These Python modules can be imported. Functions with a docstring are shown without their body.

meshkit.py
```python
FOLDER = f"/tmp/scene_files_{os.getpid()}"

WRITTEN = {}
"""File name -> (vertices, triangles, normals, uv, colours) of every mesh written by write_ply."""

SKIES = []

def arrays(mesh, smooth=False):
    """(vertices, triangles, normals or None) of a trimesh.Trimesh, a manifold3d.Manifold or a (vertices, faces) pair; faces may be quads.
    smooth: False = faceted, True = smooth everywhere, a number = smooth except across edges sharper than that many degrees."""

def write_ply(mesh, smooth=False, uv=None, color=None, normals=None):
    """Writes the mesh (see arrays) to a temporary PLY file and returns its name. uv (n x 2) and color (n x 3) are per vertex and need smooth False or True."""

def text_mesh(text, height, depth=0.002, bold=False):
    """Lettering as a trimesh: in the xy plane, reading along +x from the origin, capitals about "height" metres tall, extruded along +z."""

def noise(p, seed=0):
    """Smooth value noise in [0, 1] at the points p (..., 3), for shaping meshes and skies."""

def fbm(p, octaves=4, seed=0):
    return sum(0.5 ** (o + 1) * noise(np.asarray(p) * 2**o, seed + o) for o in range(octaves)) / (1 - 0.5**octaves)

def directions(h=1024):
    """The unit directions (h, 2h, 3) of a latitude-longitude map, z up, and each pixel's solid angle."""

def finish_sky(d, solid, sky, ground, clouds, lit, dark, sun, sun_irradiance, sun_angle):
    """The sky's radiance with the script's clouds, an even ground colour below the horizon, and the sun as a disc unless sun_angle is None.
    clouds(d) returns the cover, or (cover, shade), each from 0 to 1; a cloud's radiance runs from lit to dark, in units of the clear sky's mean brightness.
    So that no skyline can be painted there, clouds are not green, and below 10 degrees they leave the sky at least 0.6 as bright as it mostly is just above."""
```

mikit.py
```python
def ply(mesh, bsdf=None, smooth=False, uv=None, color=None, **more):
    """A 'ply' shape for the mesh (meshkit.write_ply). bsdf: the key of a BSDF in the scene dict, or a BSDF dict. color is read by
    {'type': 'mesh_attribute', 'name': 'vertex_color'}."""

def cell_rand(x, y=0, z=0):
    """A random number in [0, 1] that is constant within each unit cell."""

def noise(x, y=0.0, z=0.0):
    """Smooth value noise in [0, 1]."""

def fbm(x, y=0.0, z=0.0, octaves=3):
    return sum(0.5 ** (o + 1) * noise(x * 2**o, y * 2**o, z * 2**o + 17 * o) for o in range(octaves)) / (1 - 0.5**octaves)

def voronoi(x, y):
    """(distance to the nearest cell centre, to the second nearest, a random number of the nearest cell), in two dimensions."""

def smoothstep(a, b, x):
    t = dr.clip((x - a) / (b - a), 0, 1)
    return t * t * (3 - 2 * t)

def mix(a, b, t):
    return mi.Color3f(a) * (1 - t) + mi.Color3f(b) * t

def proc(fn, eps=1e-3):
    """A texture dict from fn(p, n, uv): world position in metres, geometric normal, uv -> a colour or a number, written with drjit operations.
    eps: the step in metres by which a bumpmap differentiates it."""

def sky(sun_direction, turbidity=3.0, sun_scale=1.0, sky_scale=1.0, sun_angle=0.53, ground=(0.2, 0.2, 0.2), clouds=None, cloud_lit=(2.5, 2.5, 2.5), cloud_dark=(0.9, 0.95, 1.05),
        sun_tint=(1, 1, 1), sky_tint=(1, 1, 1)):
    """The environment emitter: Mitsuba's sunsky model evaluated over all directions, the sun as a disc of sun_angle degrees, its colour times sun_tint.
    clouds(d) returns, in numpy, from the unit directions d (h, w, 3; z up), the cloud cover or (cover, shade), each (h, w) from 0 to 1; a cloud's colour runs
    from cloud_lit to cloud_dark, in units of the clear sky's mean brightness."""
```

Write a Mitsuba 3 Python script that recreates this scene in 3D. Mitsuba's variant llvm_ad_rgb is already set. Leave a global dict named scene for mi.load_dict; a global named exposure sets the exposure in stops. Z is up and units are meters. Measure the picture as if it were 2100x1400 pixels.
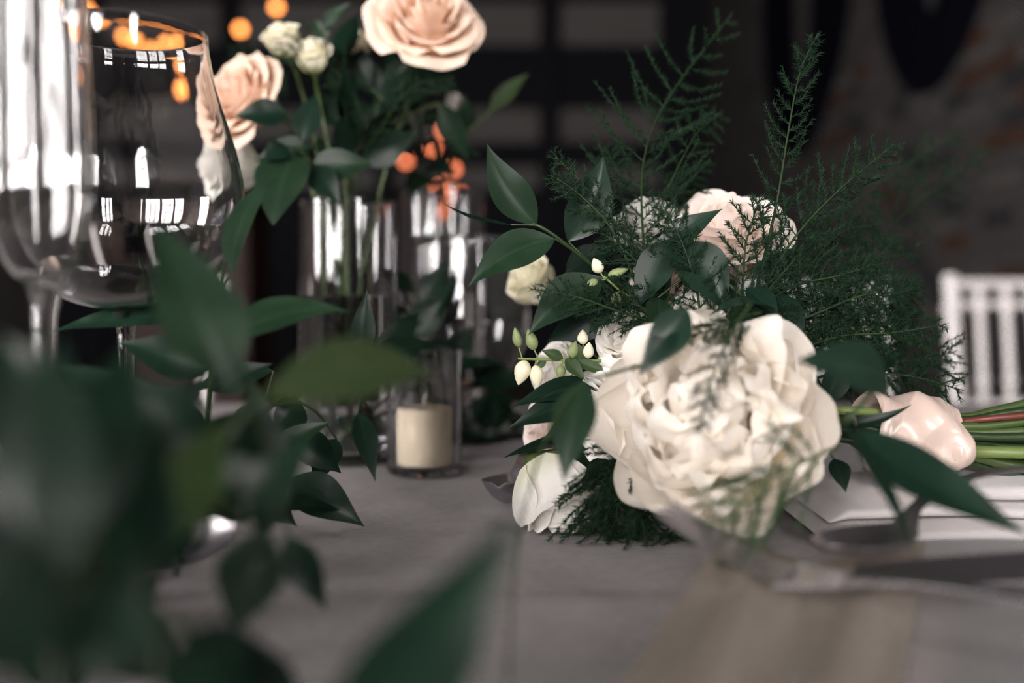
import math
import random
import numpy as np
import trimesh
import drjit as dr
import mitsuba as mi
import mikit
import meshkit

T = mi.ScalarTransform4f
rng = np.random.default_rng(7)
scene, labels = {}, {}

# ------------------------------------------------------------------ camera, light, exposure
TZ = 0.75                                   # height of the table top
EYE = np.array([0.0, 0.0, TZ + 0.128])      # camera a hand's breadth above the cloth
FPX, PITCH = 2043.0, math.atan(100 / 2043.0)
FWD = np.array([0, math.cos(PITCH), -math.sin(PITCH)])
UP = np.array([0, math.sin(PITCH), math.cos(PITCH)])
RIGHT = np.array([1.0, 0, 0])
scene['camera'] = {'type': 'thinlens', 'fov': math.degrees(2 * math.atan(1050 / FPX)), 'fov_axis': 'x',
                   'aperture_radius': 0.0059, 'focus_distance': 0.53, 'near_clip': 0.02, 'far_clip': 60.0,
                   'to_world': T().look_at(origin=EYE.tolist(), target=(EYE + FWD).tolist(), up=[0, 0, 1])}
exposure = 0.82
WINDOW_LIGHT = [17.0, 16.0, 15.6]              # daylight behind the panes of the hall's windows
BULB_LIGHT = [4.2, 1.2, 0.15]
BULB_DIM = [2.0, 0.33, 0.05]
XR, XL, YB, YF, ZC = 1.9, -4.6, 10.0, -3.6, 4.6   # right wall, left wall, back wall, wall behind the camera, ceiling


def at(px, py, d):
    """The point that lies d metres ahead of the camera in the direction of a pixel of the 2100 x 1400 photograph."""
    return EYE + d * (FWD + RIGHT * (px - 1050) / FPX + UP * (700 - py) / FPX)


# ------------------------------------------------------------------ materials
def rgb(*c):
    return {'type': 'rgb', 'value': list(c)}


def mat(name, d, two=True):
    scene[name] = {'type': 'twosided', 'bsdf': d} if two else d
    return name


def leaf_colour(dark, light):
    def fn(p, n, uv):
        vein = mikit.smoothstep(0.55, 1.0, mikit.noise(uv.x * 26, 3.0)) * 0.5
        rib = 1 - mikit.smoothstep(0.0, 0.05, dr.abs(uv.x - 0.5))
        spot = mikit.smoothstep(0.45, 0.8, mikit.fbm(p.x * 60, p.y * 60, p.z * 60))
        return mikit.mix(dark, light, dr.clip(0.45 * vein + 0.55 * rib + 0.5 * spot, 0, 1))
    return mikit.proc(fn)


def leaf_mat(name, dark, light, rough=0.34, spec=0.14):
    return mat(name, {'type': 'principled', 'base_color': leaf_colour(dark, light), 'roughness': rough, 'specular': spec})


leaf_mat('leaf_dark', (0.0045, 0.0135, 0.0085), (0.009, 0.026, 0.015))
leaf_mat('leaf_mid', (0.008, 0.020, 0.010), (0.017, 0.037, 0.019))
leaf_mat('leaf_light', (0.022, 0.042, 0.014), (0.042, 0.070, 0.026), 0.45)
leaf_mat('leaf_olive', (0.026, 0.042, 0.017), (0.040, 0.058, 0.026), 0.5, 0.12)
leaf_mat('leaf_gloss', (0.008, 0.021, 0.013), (0.016, 0.036, 0.022), 0.30, 0.30)
mat('fern_green', {'type': 'principled', 'base_color': rgb(0.0085, 0.0210, 0.0105), 'roughness': 0.6, 'specular': 0.08})
mat('fern_light', {'type': 'principled', 'base_color': rgb(0.022, 0.048, 0.017), 'roughness': 0.6, 'specular': 0.1})
mat('fern_stem', {'type': 'principled', 'base_color': rgb(0.014, 0.030, 0.010), 'roughness': 0.5, 'specular': 0.15})
mat('stem_green', {'type': 'principled', 'base_color': rgb(0.042, 0.068, 0.018), 'roughness': 0.4, 'specular': 0.4})
mat('stem_bright', {'type': 'principled', 'base_color': rgb(0.120, 0.165, 0.048), 'roughness': 0.4, 'specular': 0.4})
mat('stem_dark', {'type': 'principled', 'base_color': rgb(0.017, 0.034, 0.011), 'roughness': 0.4, 'specular': 0.4})
mat('stem_red', {'type': 'principled', 'base_color': rgb(0.110, 0.028, 0.020), 'roughness': 0.4, 'specular': 0.4})
mat('bud_white', {'type': 'principled', 'base_color': rgb(0.64, 0.60, 0.44), 'roughness': 0.5, 'specular': 0.3})
mat('bud_green', {'type': 'principled', 'base_color': rgb(0.175, 0.215, 0.095), 'roughness': 0.5, 'specular': 0.3})


def petal_mat(name, tip, base, trans=0.55):
    def fn(p, n, uv):
        streak = mikit.fbm(uv.x * 18, uv.y * 2.0, 5.0)
        return mikit.mix(base, tip, dr.clip(mikit.smoothstep(0.0, 0.55, uv.y) + 0.25 * (streak - 0.5), 0, 1))
    return mat(name, {'type': 'principledthin', 'base_color': mikit.proc(fn), 'roughness': 0.6, 'diff_trans': trans, 'eta': 1.3}, False)


petal_mat('petal_cream', (0.91, 0.87, 0.81), (0.86, 0.73, 0.45), 0.6)
petal_mat('petal_white', (0.90, 0.88, 0.84), (0.80, 0.80, 0.62), 0.6)
petal_mat('petal_peach', (0.87, 0.70, 0.58), (0.82, 0.62, 0.44), 0.6)
petal_mat('petal_blush', (0.89, 0.80, 0.745), (0.84, 0.58, 0.46), 0.6)
petal_mat('petal_green', (0.87, 0.84, 0.70), (0.58, 0.63, 0.36), 0.6)
mat('glass', {'type': 'dielectric', 'int_ior': 1.6, 'ext_ior': 1.0}, False)
mat('water', {'type': 'dielectric', 'int_ior': 1.33, 'ext_ior': 1.0}, False)
mat('steel', {'type': 'roughconductor', 'material': 'Cr', 'alpha': 0.10, 'distribution': 'ggx'})
mat('wax', {'type': 'principled', 'base_color': rgb(0.97, 0.83, 0.62), 'roughness': 0.5, 'specular': 0.3, 'flatness': 0.3})
mat('wick', {'type': 'diffuse', 'reflectance': rgb(0.75, 0.70, 0.62)})
mat('pearl', {'type': 'principled', 'base_color': rgb(0.75, 0.78, 0.66), 'roughness': 0.12, 'specular': 0.8, 'clearcoat': 1.0})
mat('satin', {'type': 'principled', 'base_color': rgb(0.53, 0.42, 0.365), 'roughness': 0.25, 'specular': 0.6, 'sheen': 0.4})


def weave(scale, depth):
    def fn(p, n, uv):
        a = dr.sin(p.x * scale) * dr.sin(p.y * scale) + 0.6 * mikit.noise(p.x * 900, p.y * 900, p.z * 900)
        return a * depth
    return mikit.proc(fn, eps=2e-4)


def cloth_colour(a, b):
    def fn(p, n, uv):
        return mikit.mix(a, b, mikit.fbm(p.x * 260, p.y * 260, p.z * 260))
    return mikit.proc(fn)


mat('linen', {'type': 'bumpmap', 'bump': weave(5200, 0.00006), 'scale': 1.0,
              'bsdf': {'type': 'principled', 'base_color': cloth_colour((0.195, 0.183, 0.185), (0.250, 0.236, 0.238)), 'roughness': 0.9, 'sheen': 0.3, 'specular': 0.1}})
mat('napkin_white', {'type': 'bumpmap', 'bump': weave(4200, 0.0001), 'scale': 1.0,
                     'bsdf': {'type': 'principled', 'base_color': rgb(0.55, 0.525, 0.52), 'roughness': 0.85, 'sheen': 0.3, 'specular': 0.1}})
mat('napkin_beige', {'type': 'principled', 'base_color': cloth_colour((0.145, 0.125, 0.106), (0.175, 0.153, 0.132)), 'roughness': 0.85, 'sheen': 0.2, 'specular': 0.1})
mat('china', {'type': 'roughplastic', 'diffuse_reflectance': rgb(0.26, 0.25, 0.255), 'alpha': 0.08})
mat('chair_white', {'type': 'roughplastic', 'diffuse_reflectance': rgb(0.91, 0.87, 0.86), 'alpha': 0.25})
mat('seat_pad', {'type': 'diffuse', 'reflectance': rgb(0.75, 0.72, 0.70)})
mat('dark_wood', {'type': 'principled', 'base_color': rgb(0.0055, 0.0055, 0.0085), 'roughness': 0.8, 'specular': 0.2})
mat('red_wood', {'type': 'principled', 'base_color': rgb(0.030, 0.012, 0.009), 'roughness': 0.6, 'specular': 0.3})
mat('black_cord', {'type': 'diffuse', 'reflectance': rgb(0.012, 0.012, 0.012)})


def plaster_fn(p, n, uv):
    return mikit.mix((0.105, 0.098, 0.096), (0.155, 0.147, 0.144), mikit.fbm(p.x * 1.3, p.y * 1.3, p.z * 1.3))


def brick_fn(p, n, uv):
    row = dr.floor(p.z / 0.075)
    t = (p.y + dr.select(row - 2 * dr.floor(row / 2) > 0.5, 0.13, 0.0)) / 0.26
    fz, fy = p.z / 0.075 - row, t - dr.floor(t)
    joint = dr.select((fz < 0.14) | (fy < 0.045), 1.0, 0.0)
    r = mikit.cell_rand(dr.floor(t), row, 4)
    c = mikit.mix((0.058, 0.054, 0.054), (0.088, 0.082, 0.082), r)
    return mikit.mix(c, (0.070, 0.066, 0.064), joint)


mat('plaster', {'type': 'diffuse', 'reflectance': mikit.proc(plaster_fn)})
mat('brick_far', {'type': 'diffuse', 'reflectance': mikit.proc(brick_fn)})
mat('brick_grey', {'type': 'diffuse', 'reflectance': rgb(0.080, 0.075, 0.075)})
mat('brick_pale', {'type': 'diffuse', 'reflectance': rgb(0.105, 0.098, 0.096)})
mat('brick_dark', {'type': 'diffuse', 'reflectance': rgb(0.042, 0.041, 0.046)})
mat('brick_brown', {'type': 'diffuse', 'reflectance': rgb(0.078, 0.043, 0.030)})
mat('black_paint', {'type': 'diffuse', 'reflectance': rgb(0.006, 0.0065, 0.011)})
mat('floor_wood', {'type': 'principled', 'base_color': rgb(0.060, 0.045, 0.036), 'roughness': 0.5})
mat('ceiling_paint', {'type': 'diffuse', 'reflectance': rgb(0.06, 0.058, 0.056)})
mat('window_paint', {'type': 'diffuse', 'reflectance': rgb(0.10, 0.10, 0.10)})


# ------------------------------------------------------------------ helpers
def numbered(name):
    if name not in scene and name not in labels and name not in THINGS:
        return name
    i = 1
    while f'{name}_{i:03d}' in scene or f'{name}_{i:03d}' in labels or f'{name}_{i:03d}' in THINGS:
        i += 1
    return f'{name}_{i:03d}'


THINGS = set()


def thing(name, label, cat, group=None):
    """The key of a thing that is made of parts."""
    key = numbered(name)
    THINGS.add(key)
    labels[key] = {'label': label, 'category': cat}
    if group:
        labels[key]['group'] = group
    return key


def settle(v):
    """Soft parts that would sink into the cloth bend along it instead."""
    v = np.array(v, float)
    h = v[:, 2] - TZ - 0.0045
    v[:, 2] = np.where(h < 0, TZ + 0.0025 + 0.002 * np.exp(np.maximum(h, -0.5) / 0.002), v[:, 2])
    return v


def obj(name, mesh, m, parent=None, smooth=40, uv=None, label=None, kind=None, **more):
    key = numbered(f'{parent}__{name}' if parent else name)
    if parent and parent.startswith(('bridal', 'greenery')):
        if isinstance(mesh, tuple):
            mesh = (settle(mesh[0]), mesh[1])
        else:
            mesh = trimesh.Trimesh(settle(mesh.vertices), mesh.faces, process=False)
    scene[key] = mikit.ply(mesh, m, True if uv is not None else smooth, uv=uv, **more)
    if label or kind:
        labels[key] = {k: v for k, v in (('label', label), ('kind', kind)) if v}
    return key


def solo(name, mesh, m, label, cat, group=None, **kw):
    key = obj(name, mesh, m, None, **kw)
    labels[key] = {'label': label, 'category': cat}
    if group:
        labels[key]['group'] = group
    return key


def struct(name, mesh, m, parent=None, label=None, **kw):
    key = obj(name, mesh, m, parent, **kw)
    if parent is None:
        labels[key] = {'kind': 'structure', **({'label': label} if label else {})}
    return key


def unit(v):
    v = np.asarray(v, float)
    return v / (np.linalg.norm(v) + 1e-12)


def box(x0, x1, y0, y1, z0, z1):
    b = trimesh.creation.box((x1 - x0, y1 - y0, z1 - z0))
    b.apply_translation(((x0 + x1) / 2, (y0 + y1) / 2, (z0 + z1) / 2))
    return b


def grid_faces(n, m, close=False):
    i, j = np.meshgrid(np.arange(n - 1), np.arange(m if close else m - 1), indexing='ij')
    k = (j + 1) % m
    return np.stack([i * m + j, i * m + k, (i + 1) * m + k, (i + 1) * m + j], -1).reshape(-1, 4)


def spline(pts, n):
    """A smooth curve through the points (Catmull-Rom), n samples."""
    p = np.asarray(pts, float)
    if len(p) == 2:
        return p[0] + (p[1] - p[0]) * np.linspace(0, 1, n)[:, None]
    q = np.vstack([2 * p[0] - p[1], p, 2 * p[-1] - p[-2]])
    s = np.linspace(0, len(p) - 1 - 1e-9, n)
    i = s.astype(int)
    t = (s - i)[:, None]
    a, b, c, d = q[i], q[i + 1], q[i + 2], q[i + 3]
    return 0.5 * (2 * b + (c - a) * t + (2 * a - 5 * b + 4 * c - d) * t ** 2 + (3 * b - a - 3 * c + d) * t ** 3)


def frames(p):
    t = np.gradient(p, axis=0)
    t /= np.linalg.norm(t, axis=1, keepdims=True) + 1e-12
    a = np.zeros_like(p)
    ref = np.array([0, 0, 1.0]) if abs(t[0][2]) < 0.9 else np.array([1.0, 0, 0])
    a[0] = unit(np.cross(t[0], ref))
    for i in range(1, len(p)):
        a[i] = unit(a[i - 1] - t[i] * (a[i - 1] @ t[i]))
    return t, a, np.cross(t, a)


def tube(pts, r, sides=6, n=None, caps=True):
    p = spline(pts, n or max(6, 4 * len(pts)))
    r = np.interp(np.linspace(0, 1, len(p)), np.linspace(0, 1, np.size(r)), np.atleast_1d(r))
    t, a, b = frames(p)
    ang = np.arange(sides) * 2 * np.pi / sides
    v = p[:, None] + r[:, None, None] * (np.cos(ang)[None, :, None] * a[:, None] + np.sin(ang)[None, :, None] * b[:, None])
    v = v.reshape(-1, 3)
    f = grid_faces(len(p), sides, True)
    f = np.vstack([f[:, [0, 1, 2]], f[:, [0, 2, 3]]])
    if caps:
        c0, c1 = len(v), len(v) + 1
        v = np.vstack([v, p[:1], p[-1:]])
        j = np.arange(sides)
        k = (j + 1) % sides
        e = (len(p) - 1) * sides
        f = np.vstack([f, np.stack([k, j, j * 0 + c0], 1), np.stack([e + j, e + k, j * 0 + c1], 1)])
    return trimesh.Trimesh(v, f, process=False)


def lathe(profile, n=64, loc=(0, 0, 0)):
    """Revolves (r, z) pairs; a profile that starts and ends on the axis gives a closed body."""
    m = trimesh.creation.revolve(np.asarray(profile, float), sections=n)
    m.apply_translation(loc)
    return m


def join(ms):
    return trimesh.util.concatenate(ms)


def leaf(base, tip, width, normal=(0, -1, 0.25), bend=0.06, side=0.0, fold=0.22, twist=0.0, curl=0.0, blunt=0.0, nv=15, nu=7):
    """A lance-shaped blade from base to tip: (vertices, quads), uv."""
    base, tip = np.asarray(base, float), np.asarray(tip, float)
    ax = tip - base
    L = np.linalg.norm(ax)
    a = ax / L
    n = np.asarray(normal, float)
    n = unit(n - a * (n @ a))
    s = np.cross(a, n)
    v, u = np.meshgrid(np.linspace(0, 1, nv), np.linspace(-1, 1, nu), indexing='ij')
    prof = np.sin(np.pi * v ** (0.80 - 0.2 * blunt)) ** (1.12 - 0.5 * blunt) * (1 - (0.35 - 0.2 * blunt) * v) + 0.02 * (1 - v)
    prof /= prof.max()
    tw = twist * (v - 0.3)
    S = s * np.cos(tw)[..., None] + n * np.sin(tw)[..., None]
    N = n * np.cos(tw)[..., None] - s * np.sin(tw)[..., None]
    arc = 4 * v * (1 - v)
    hw = width / 2 * prof
    p = base + ax * v[..., None] + n * (bend * L * arc + curl * L * np.maximum(v - 0.6, 0) ** 2)[..., None] + s * (side * L * arc)[..., None]
    wave = 0.05 * np.sin(v * 9 + base[0] * 300) * np.abs(u)
    p = p + S * (u * hw)[..., None] + N * ((fold * np.abs(u) ** 1.3 + wave) * hw)[..., None]
    return (p.reshape(-1, 3), grid_faces(nv, nu)), np.stack([u / 2 + 0.5, v], -1).reshape(-1, 2)


def nearest(stem, p):
    i = np.argmin(np.linalg.norm(stem - p, axis=1))
    return stem[i], i


def sprig(name, label, cat, paths, leaves, group=None, stem_r=0.0012, stem_mat='stem_dark', default='leaf_dark', parent=None):
    """A leafy branch: its stems, and each leaf joined to the nearest stem by a stalk. leaves: dicts for leaf(), with base, tip, width in metres."""
    key = parent or thing(name, label, cat, group)
    tubes, curve = [], []
    for path in paths:
        c = spline(path, 8 * len(path))
        curve.append(c)
        tubes.append(tube(path, [stem_r * 1.3, stem_r * 0.7], 6, 8 * len(path)))
    curve = np.vstack(curve)
    for lf in leaves:
        lf = dict(lf)
        m = lf.pop('mat', default)
        q, i = nearest(curve, lf['base'])
        dist = np.linalg.norm(q - lf['base'])
        if 0.0005 < dist < 0.09:
            j = max(0, i - int(4 + 60 * dist))
            mid = (curve[j] * 0.35 + q * 0.15 + np.asarray(lf['base']) * 0.5)
            tubes.append(tube([curve[j], mid, lf['base']], [stem_r * 0.7, stem_r * 0.45], 5, 7))
        g, uv = leaf(**lf)
        obj('leaf', g, m, key, uv=uv)
    obj('stem', join(tubes), stem_mat, key, smooth=True)
    return key


def L(b, t, w, **kw):
    """Leaf from image-plane measures: base (px, py, depth), tip (px, py, depth), width in pixels at the base's depth."""
    return dict(base=at(*b), tip=at(*t), width=w * (b[2] + t[2]) / 2 / FPX, **kw)


def auto_leaves(path, n, length, width, seed, mats=('leaf_dark', 'leaf_mid'), spread=0.9, start=0.1, up=(0, -0.5, 0.9)):
    """Alternate leaves along a branch."""
    r = np.random.default_rng(seed)
    c = spline(path, 60)
    t, a, b = frames(c)
    out = []
    for k in range(n):
        i = int((start + (1 - start) * (k + 0.5) / n) * 58)
        ang = (k % 2) * np.pi + r.normal(0, 0.6) + 0.5
        d = unit(t[i] * (1.1 - spread * 0.3) + spread * (a[i] * np.cos(ang) + b[i] * np.sin(ang)) + np.array([0, 0, 0.12]))
        l = length * r.uniform(0.75, 1.2)
        st = c[i] + d * 0.004
        out.append(dict(base=st, tip=st + d * l, width=width * r.uniform(0.8, 1.2) * l / length, normal=unit(np.array(up) + r.normal(0, 0.45, 3)),
                        bend=r.uniform(0.02, 0.12), fold=r.uniform(0.12, 0.3), twist=r.normal(0, 0.3), mat=mats[r.integers(len(mats))]))
    return out


def petal(r0, length, width, th0, th1, phi, cup=1.0, ruffle=0.0, seed=0, z0=0.0, notch=0.0, lip=0.0, nv=9, nu=11):
    """A petal in the flower's own frame (axis +z): th is the midline's angle from the axis at the base and at the rim."""
    r = np.random.default_rng(seed)
    v = np.linspace(0, 1, nv)
    th = th0 + (th1 - th0) * v + lip * np.maximum(v - 0.7, 0) / 0.3
    dv = np.diff(v, prepend=0)
    mr, mz = r0 + np.cumsum(np.sin(th) * dv) * length, z0 + np.cumsum(np.cos(th) * dv) * length
    u = np.linspace(-1, 1, nu)
    V, U = np.meshgrid(v, u, indexing='ij')
    k = r.uniform(0, 6.28, 4)
    hw = width / 2 * (np.sin(np.pi * (0.08 + 0.70 * V)) ** 0.8)
    ext = 1 - 0.20 * U ** 2 * V + notch * V * (np.sin(4 * U + k[0]) * 0.6 + np.sin(8 * U + k[1]) * 0.25)
    rc = width / 2 / max(cup, 0.05)
    al = U * hw / rc
    TH = th[:, None] + 0 * U
    MR, MZ = mr[:, None] * 1.0 + 0 * U, mz[:, None] + 0 * U
    MR, MZ = r0 + (MR - r0) * ext, z0 + (MZ - z0) * ext
    inn = rc * (1 - np.cos(al)) + ruffle * length * V ** 1.5 * (np.sin(3.5 * U + k[2] + 2 * V) * 0.7 + np.sin(7 * U + k[3]) * 0.3)
    x, y, z = MR - np.cos(TH) * inn, rc * np.sin(al), MZ + np.sin(TH) * inn
    c, s = math.cos(phi), math.sin(phi)
    p = np.stack([c * x - s * y, s * x + c * y, z], -1).reshape(-1, 3)
    return p, grid_faces(nv, nu), np.stack([U / 2 + 0.5, V], -1).reshape(-1, 2)


def orient(axis, loc, spin=0.0):
    z = unit(axis)
    x = unit(np.cross(np.array([0.13, 0.31, 1.0]) if abs(z[2]) < 0.9 else np.array([1.0, 0, 0]), z))
    y = np.cross(z, x)
    c, s = math.cos(spin), math.sin(spin)
    m = np.eye(4)
    m[:3, 0], m[:3, 1], m[:3, 2], m[:3, 3] = c * x + s * y, -s * x + c * y, z, loc
    return m


def put(m, p):
    return p @ m[:3, :3].T + m[:3, 3]


def flower(parent, petals, m, material):
    for p, f, uv in petals:
        obj('petal', (put(m, p), f), material, parent, uv=uv)


def rose_petals(R, seed, n=24, open_=0.5, tall=1.15):
    r = np.random.default_rng(seed)
    out = []
    for k in range(n):
        t = k / (n - 1)
        ln = R * (tall * 0.95 - 0.1 * t) * r.uniform(0.94, 1.06)
        out.append(petal(R * (0.03 + 0.16 * t), ln, R * (0.62 + 0.95 * t), 0.32 + open_ * 1.0 * t, -0.30 + open_ * 0.9 * t, k * 2.39996 + r.normal(0, 0.1),
                         cup=1.35 - 0.55 * t, ruffle=0.02 + 0.03 * t, seed=seed * 100 + k, notch=0.03, lip=(0.2 + 1.1 * t) * open_ * 1.4, z0=-0.1 * R * t))
    return out


def calyx(R):
    return lathe([(0, -0.30 * R), (0.12 * R, -0.28 * R), (0.20 * R, -0.12 * R), (0.16 * R, 0.05 * R), (0, 0.08 * R)], 12)


# ------------------------------------------------------------------ the hall
struct('floor', box(XL, XR, YF, YB, -0.1, 0), 'floor_wood', label='dark wooden floor of the hall')
struct('ceiling', box(XL, XR, YF, YB, ZC, ZC + 0.1), 'ceiling_paint', label='dim ceiling of the hall')
struct('wall_back', box(XL, XR, YB, YB + 0.1, 0, ZC), 'plaster', label='grey plaster back wall behind the dark timber framing')
struct('wall_left', box(XL - 0.1, XL, YF, YB, 0, ZC), 'plaster')
struct('wall_front', box(XL, XR, YF - 0.1, YF, 0, ZC), 'plaster')
struct('wall_right', box(XR, XR + 0.1, YF, YB, 0, ZC), 'brick_far', label='shadowed brick wall with large black painted letters')
# bricks near enough to be told apart, a little proud of the wall
bm = ['brick_grey', 'brick_grey', 'brick_pale', 'brick_dark', 'brick_brown', 'brick_grey']
for row in range(10, 28):
    for col in range(13, 24):
        y0 = col * 0.26 - (0.13 if row % 2 else 0.0) + 0.012
        z0 = row * 0.075 + 0.011
        pr = rng.uniform(0.004, 0.012)
        b = box(XR - pr, XR + 0.01, y0, y0 + 0.246, z0, z0 + 0.063)
        struct('brick', b, bm[rng.integers(len(bm))], 'wall_right', smooth=False)
# the two round letters of the mural, seen by their lower halves


def letter_o(y0, y1, z0, z1, stroke, counter):
    from shapely.geometry import Point
    from shapely import affinity
    c = ((y0 + y1) / 2, (z0 + z1) / 2)
    o = affinity.scale(Point(0, 0).buffer(1, 32), (y1 - y0) / 2, (z1 - z0) / 2)
    i = affinity.scale(Point(0, 0).buffer(1, 32), counter / 2, (z1 - z0) / 2 - stroke)
    m = trimesh.creation.extrude_polygon(o.difference(i), 0.006, engine='earcut')
    v = m.vertices.copy()
    m.vertices = np.stack([XR - 0.012 - v[:, 2], v[:, 0] + c[0], v[:, 1] + c[1]], -1)
    m.invert()
    return m


struct('painted_letter', letter_o(5.55, 7.6, 1.78, 4.3, 0.36, 0.42), 'black_paint', 'wall_right', smooth=False)
struct('painted_letter', letter_o(3.75, 5.35, 1.78, 4.3, 0.36, 0.34), 'black_paint', 'wall_right', smooth=False)
# timber framing along the back wall
n_trim = 0
for z0, z1 in ((0.0, 1.90), (2.13, 2.36), (2.70, 3.30), (3.74, 4.58)):
    n_trim += 1
    struct(f'trim_{n_trim}', box(XL, XR, YB - 0.12, YB, z0, z1), 'dark_wood', smooth=False, label='dark horizontal timber across the back wall')
for x in (-4.1, -2.75, -1.25, 0.355, 1.68):
    n_trim += 1
    struct(f'trim_{n_trim}', box(x - 0.09 if x < 1 else 1.44, x + 0.09 if x < 1 else XR, YB - 0.22, YB - 0.12, 0, ZC), 'dark_wood', smooth=False, label='dark upright timber on the back wall')
t = thing('bar_cabinet', 'tall dark red-brown wooden cabinet standing far behind the flower vases', 'cabinet')
obj('body', box(-2.0, -1.38, 5.2, 5.7, 0, 1.32), 'red_wood', t, smooth=False)
obj('top', box(-2.04, -1.34, 5.17, 5.72, 1.32, 1.36), 'dark_wood', t, smooth=False)
obj('door', box(-1.98, -1.70, 5.175, 5.2, 0.1, 1.28), 'red_wood', t, smooth=False)
obj('door', box(-1.68, -1.40, 5.175, 5.2, 0.1, 1.28), 'red_wood', t, smooth=False)


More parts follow.
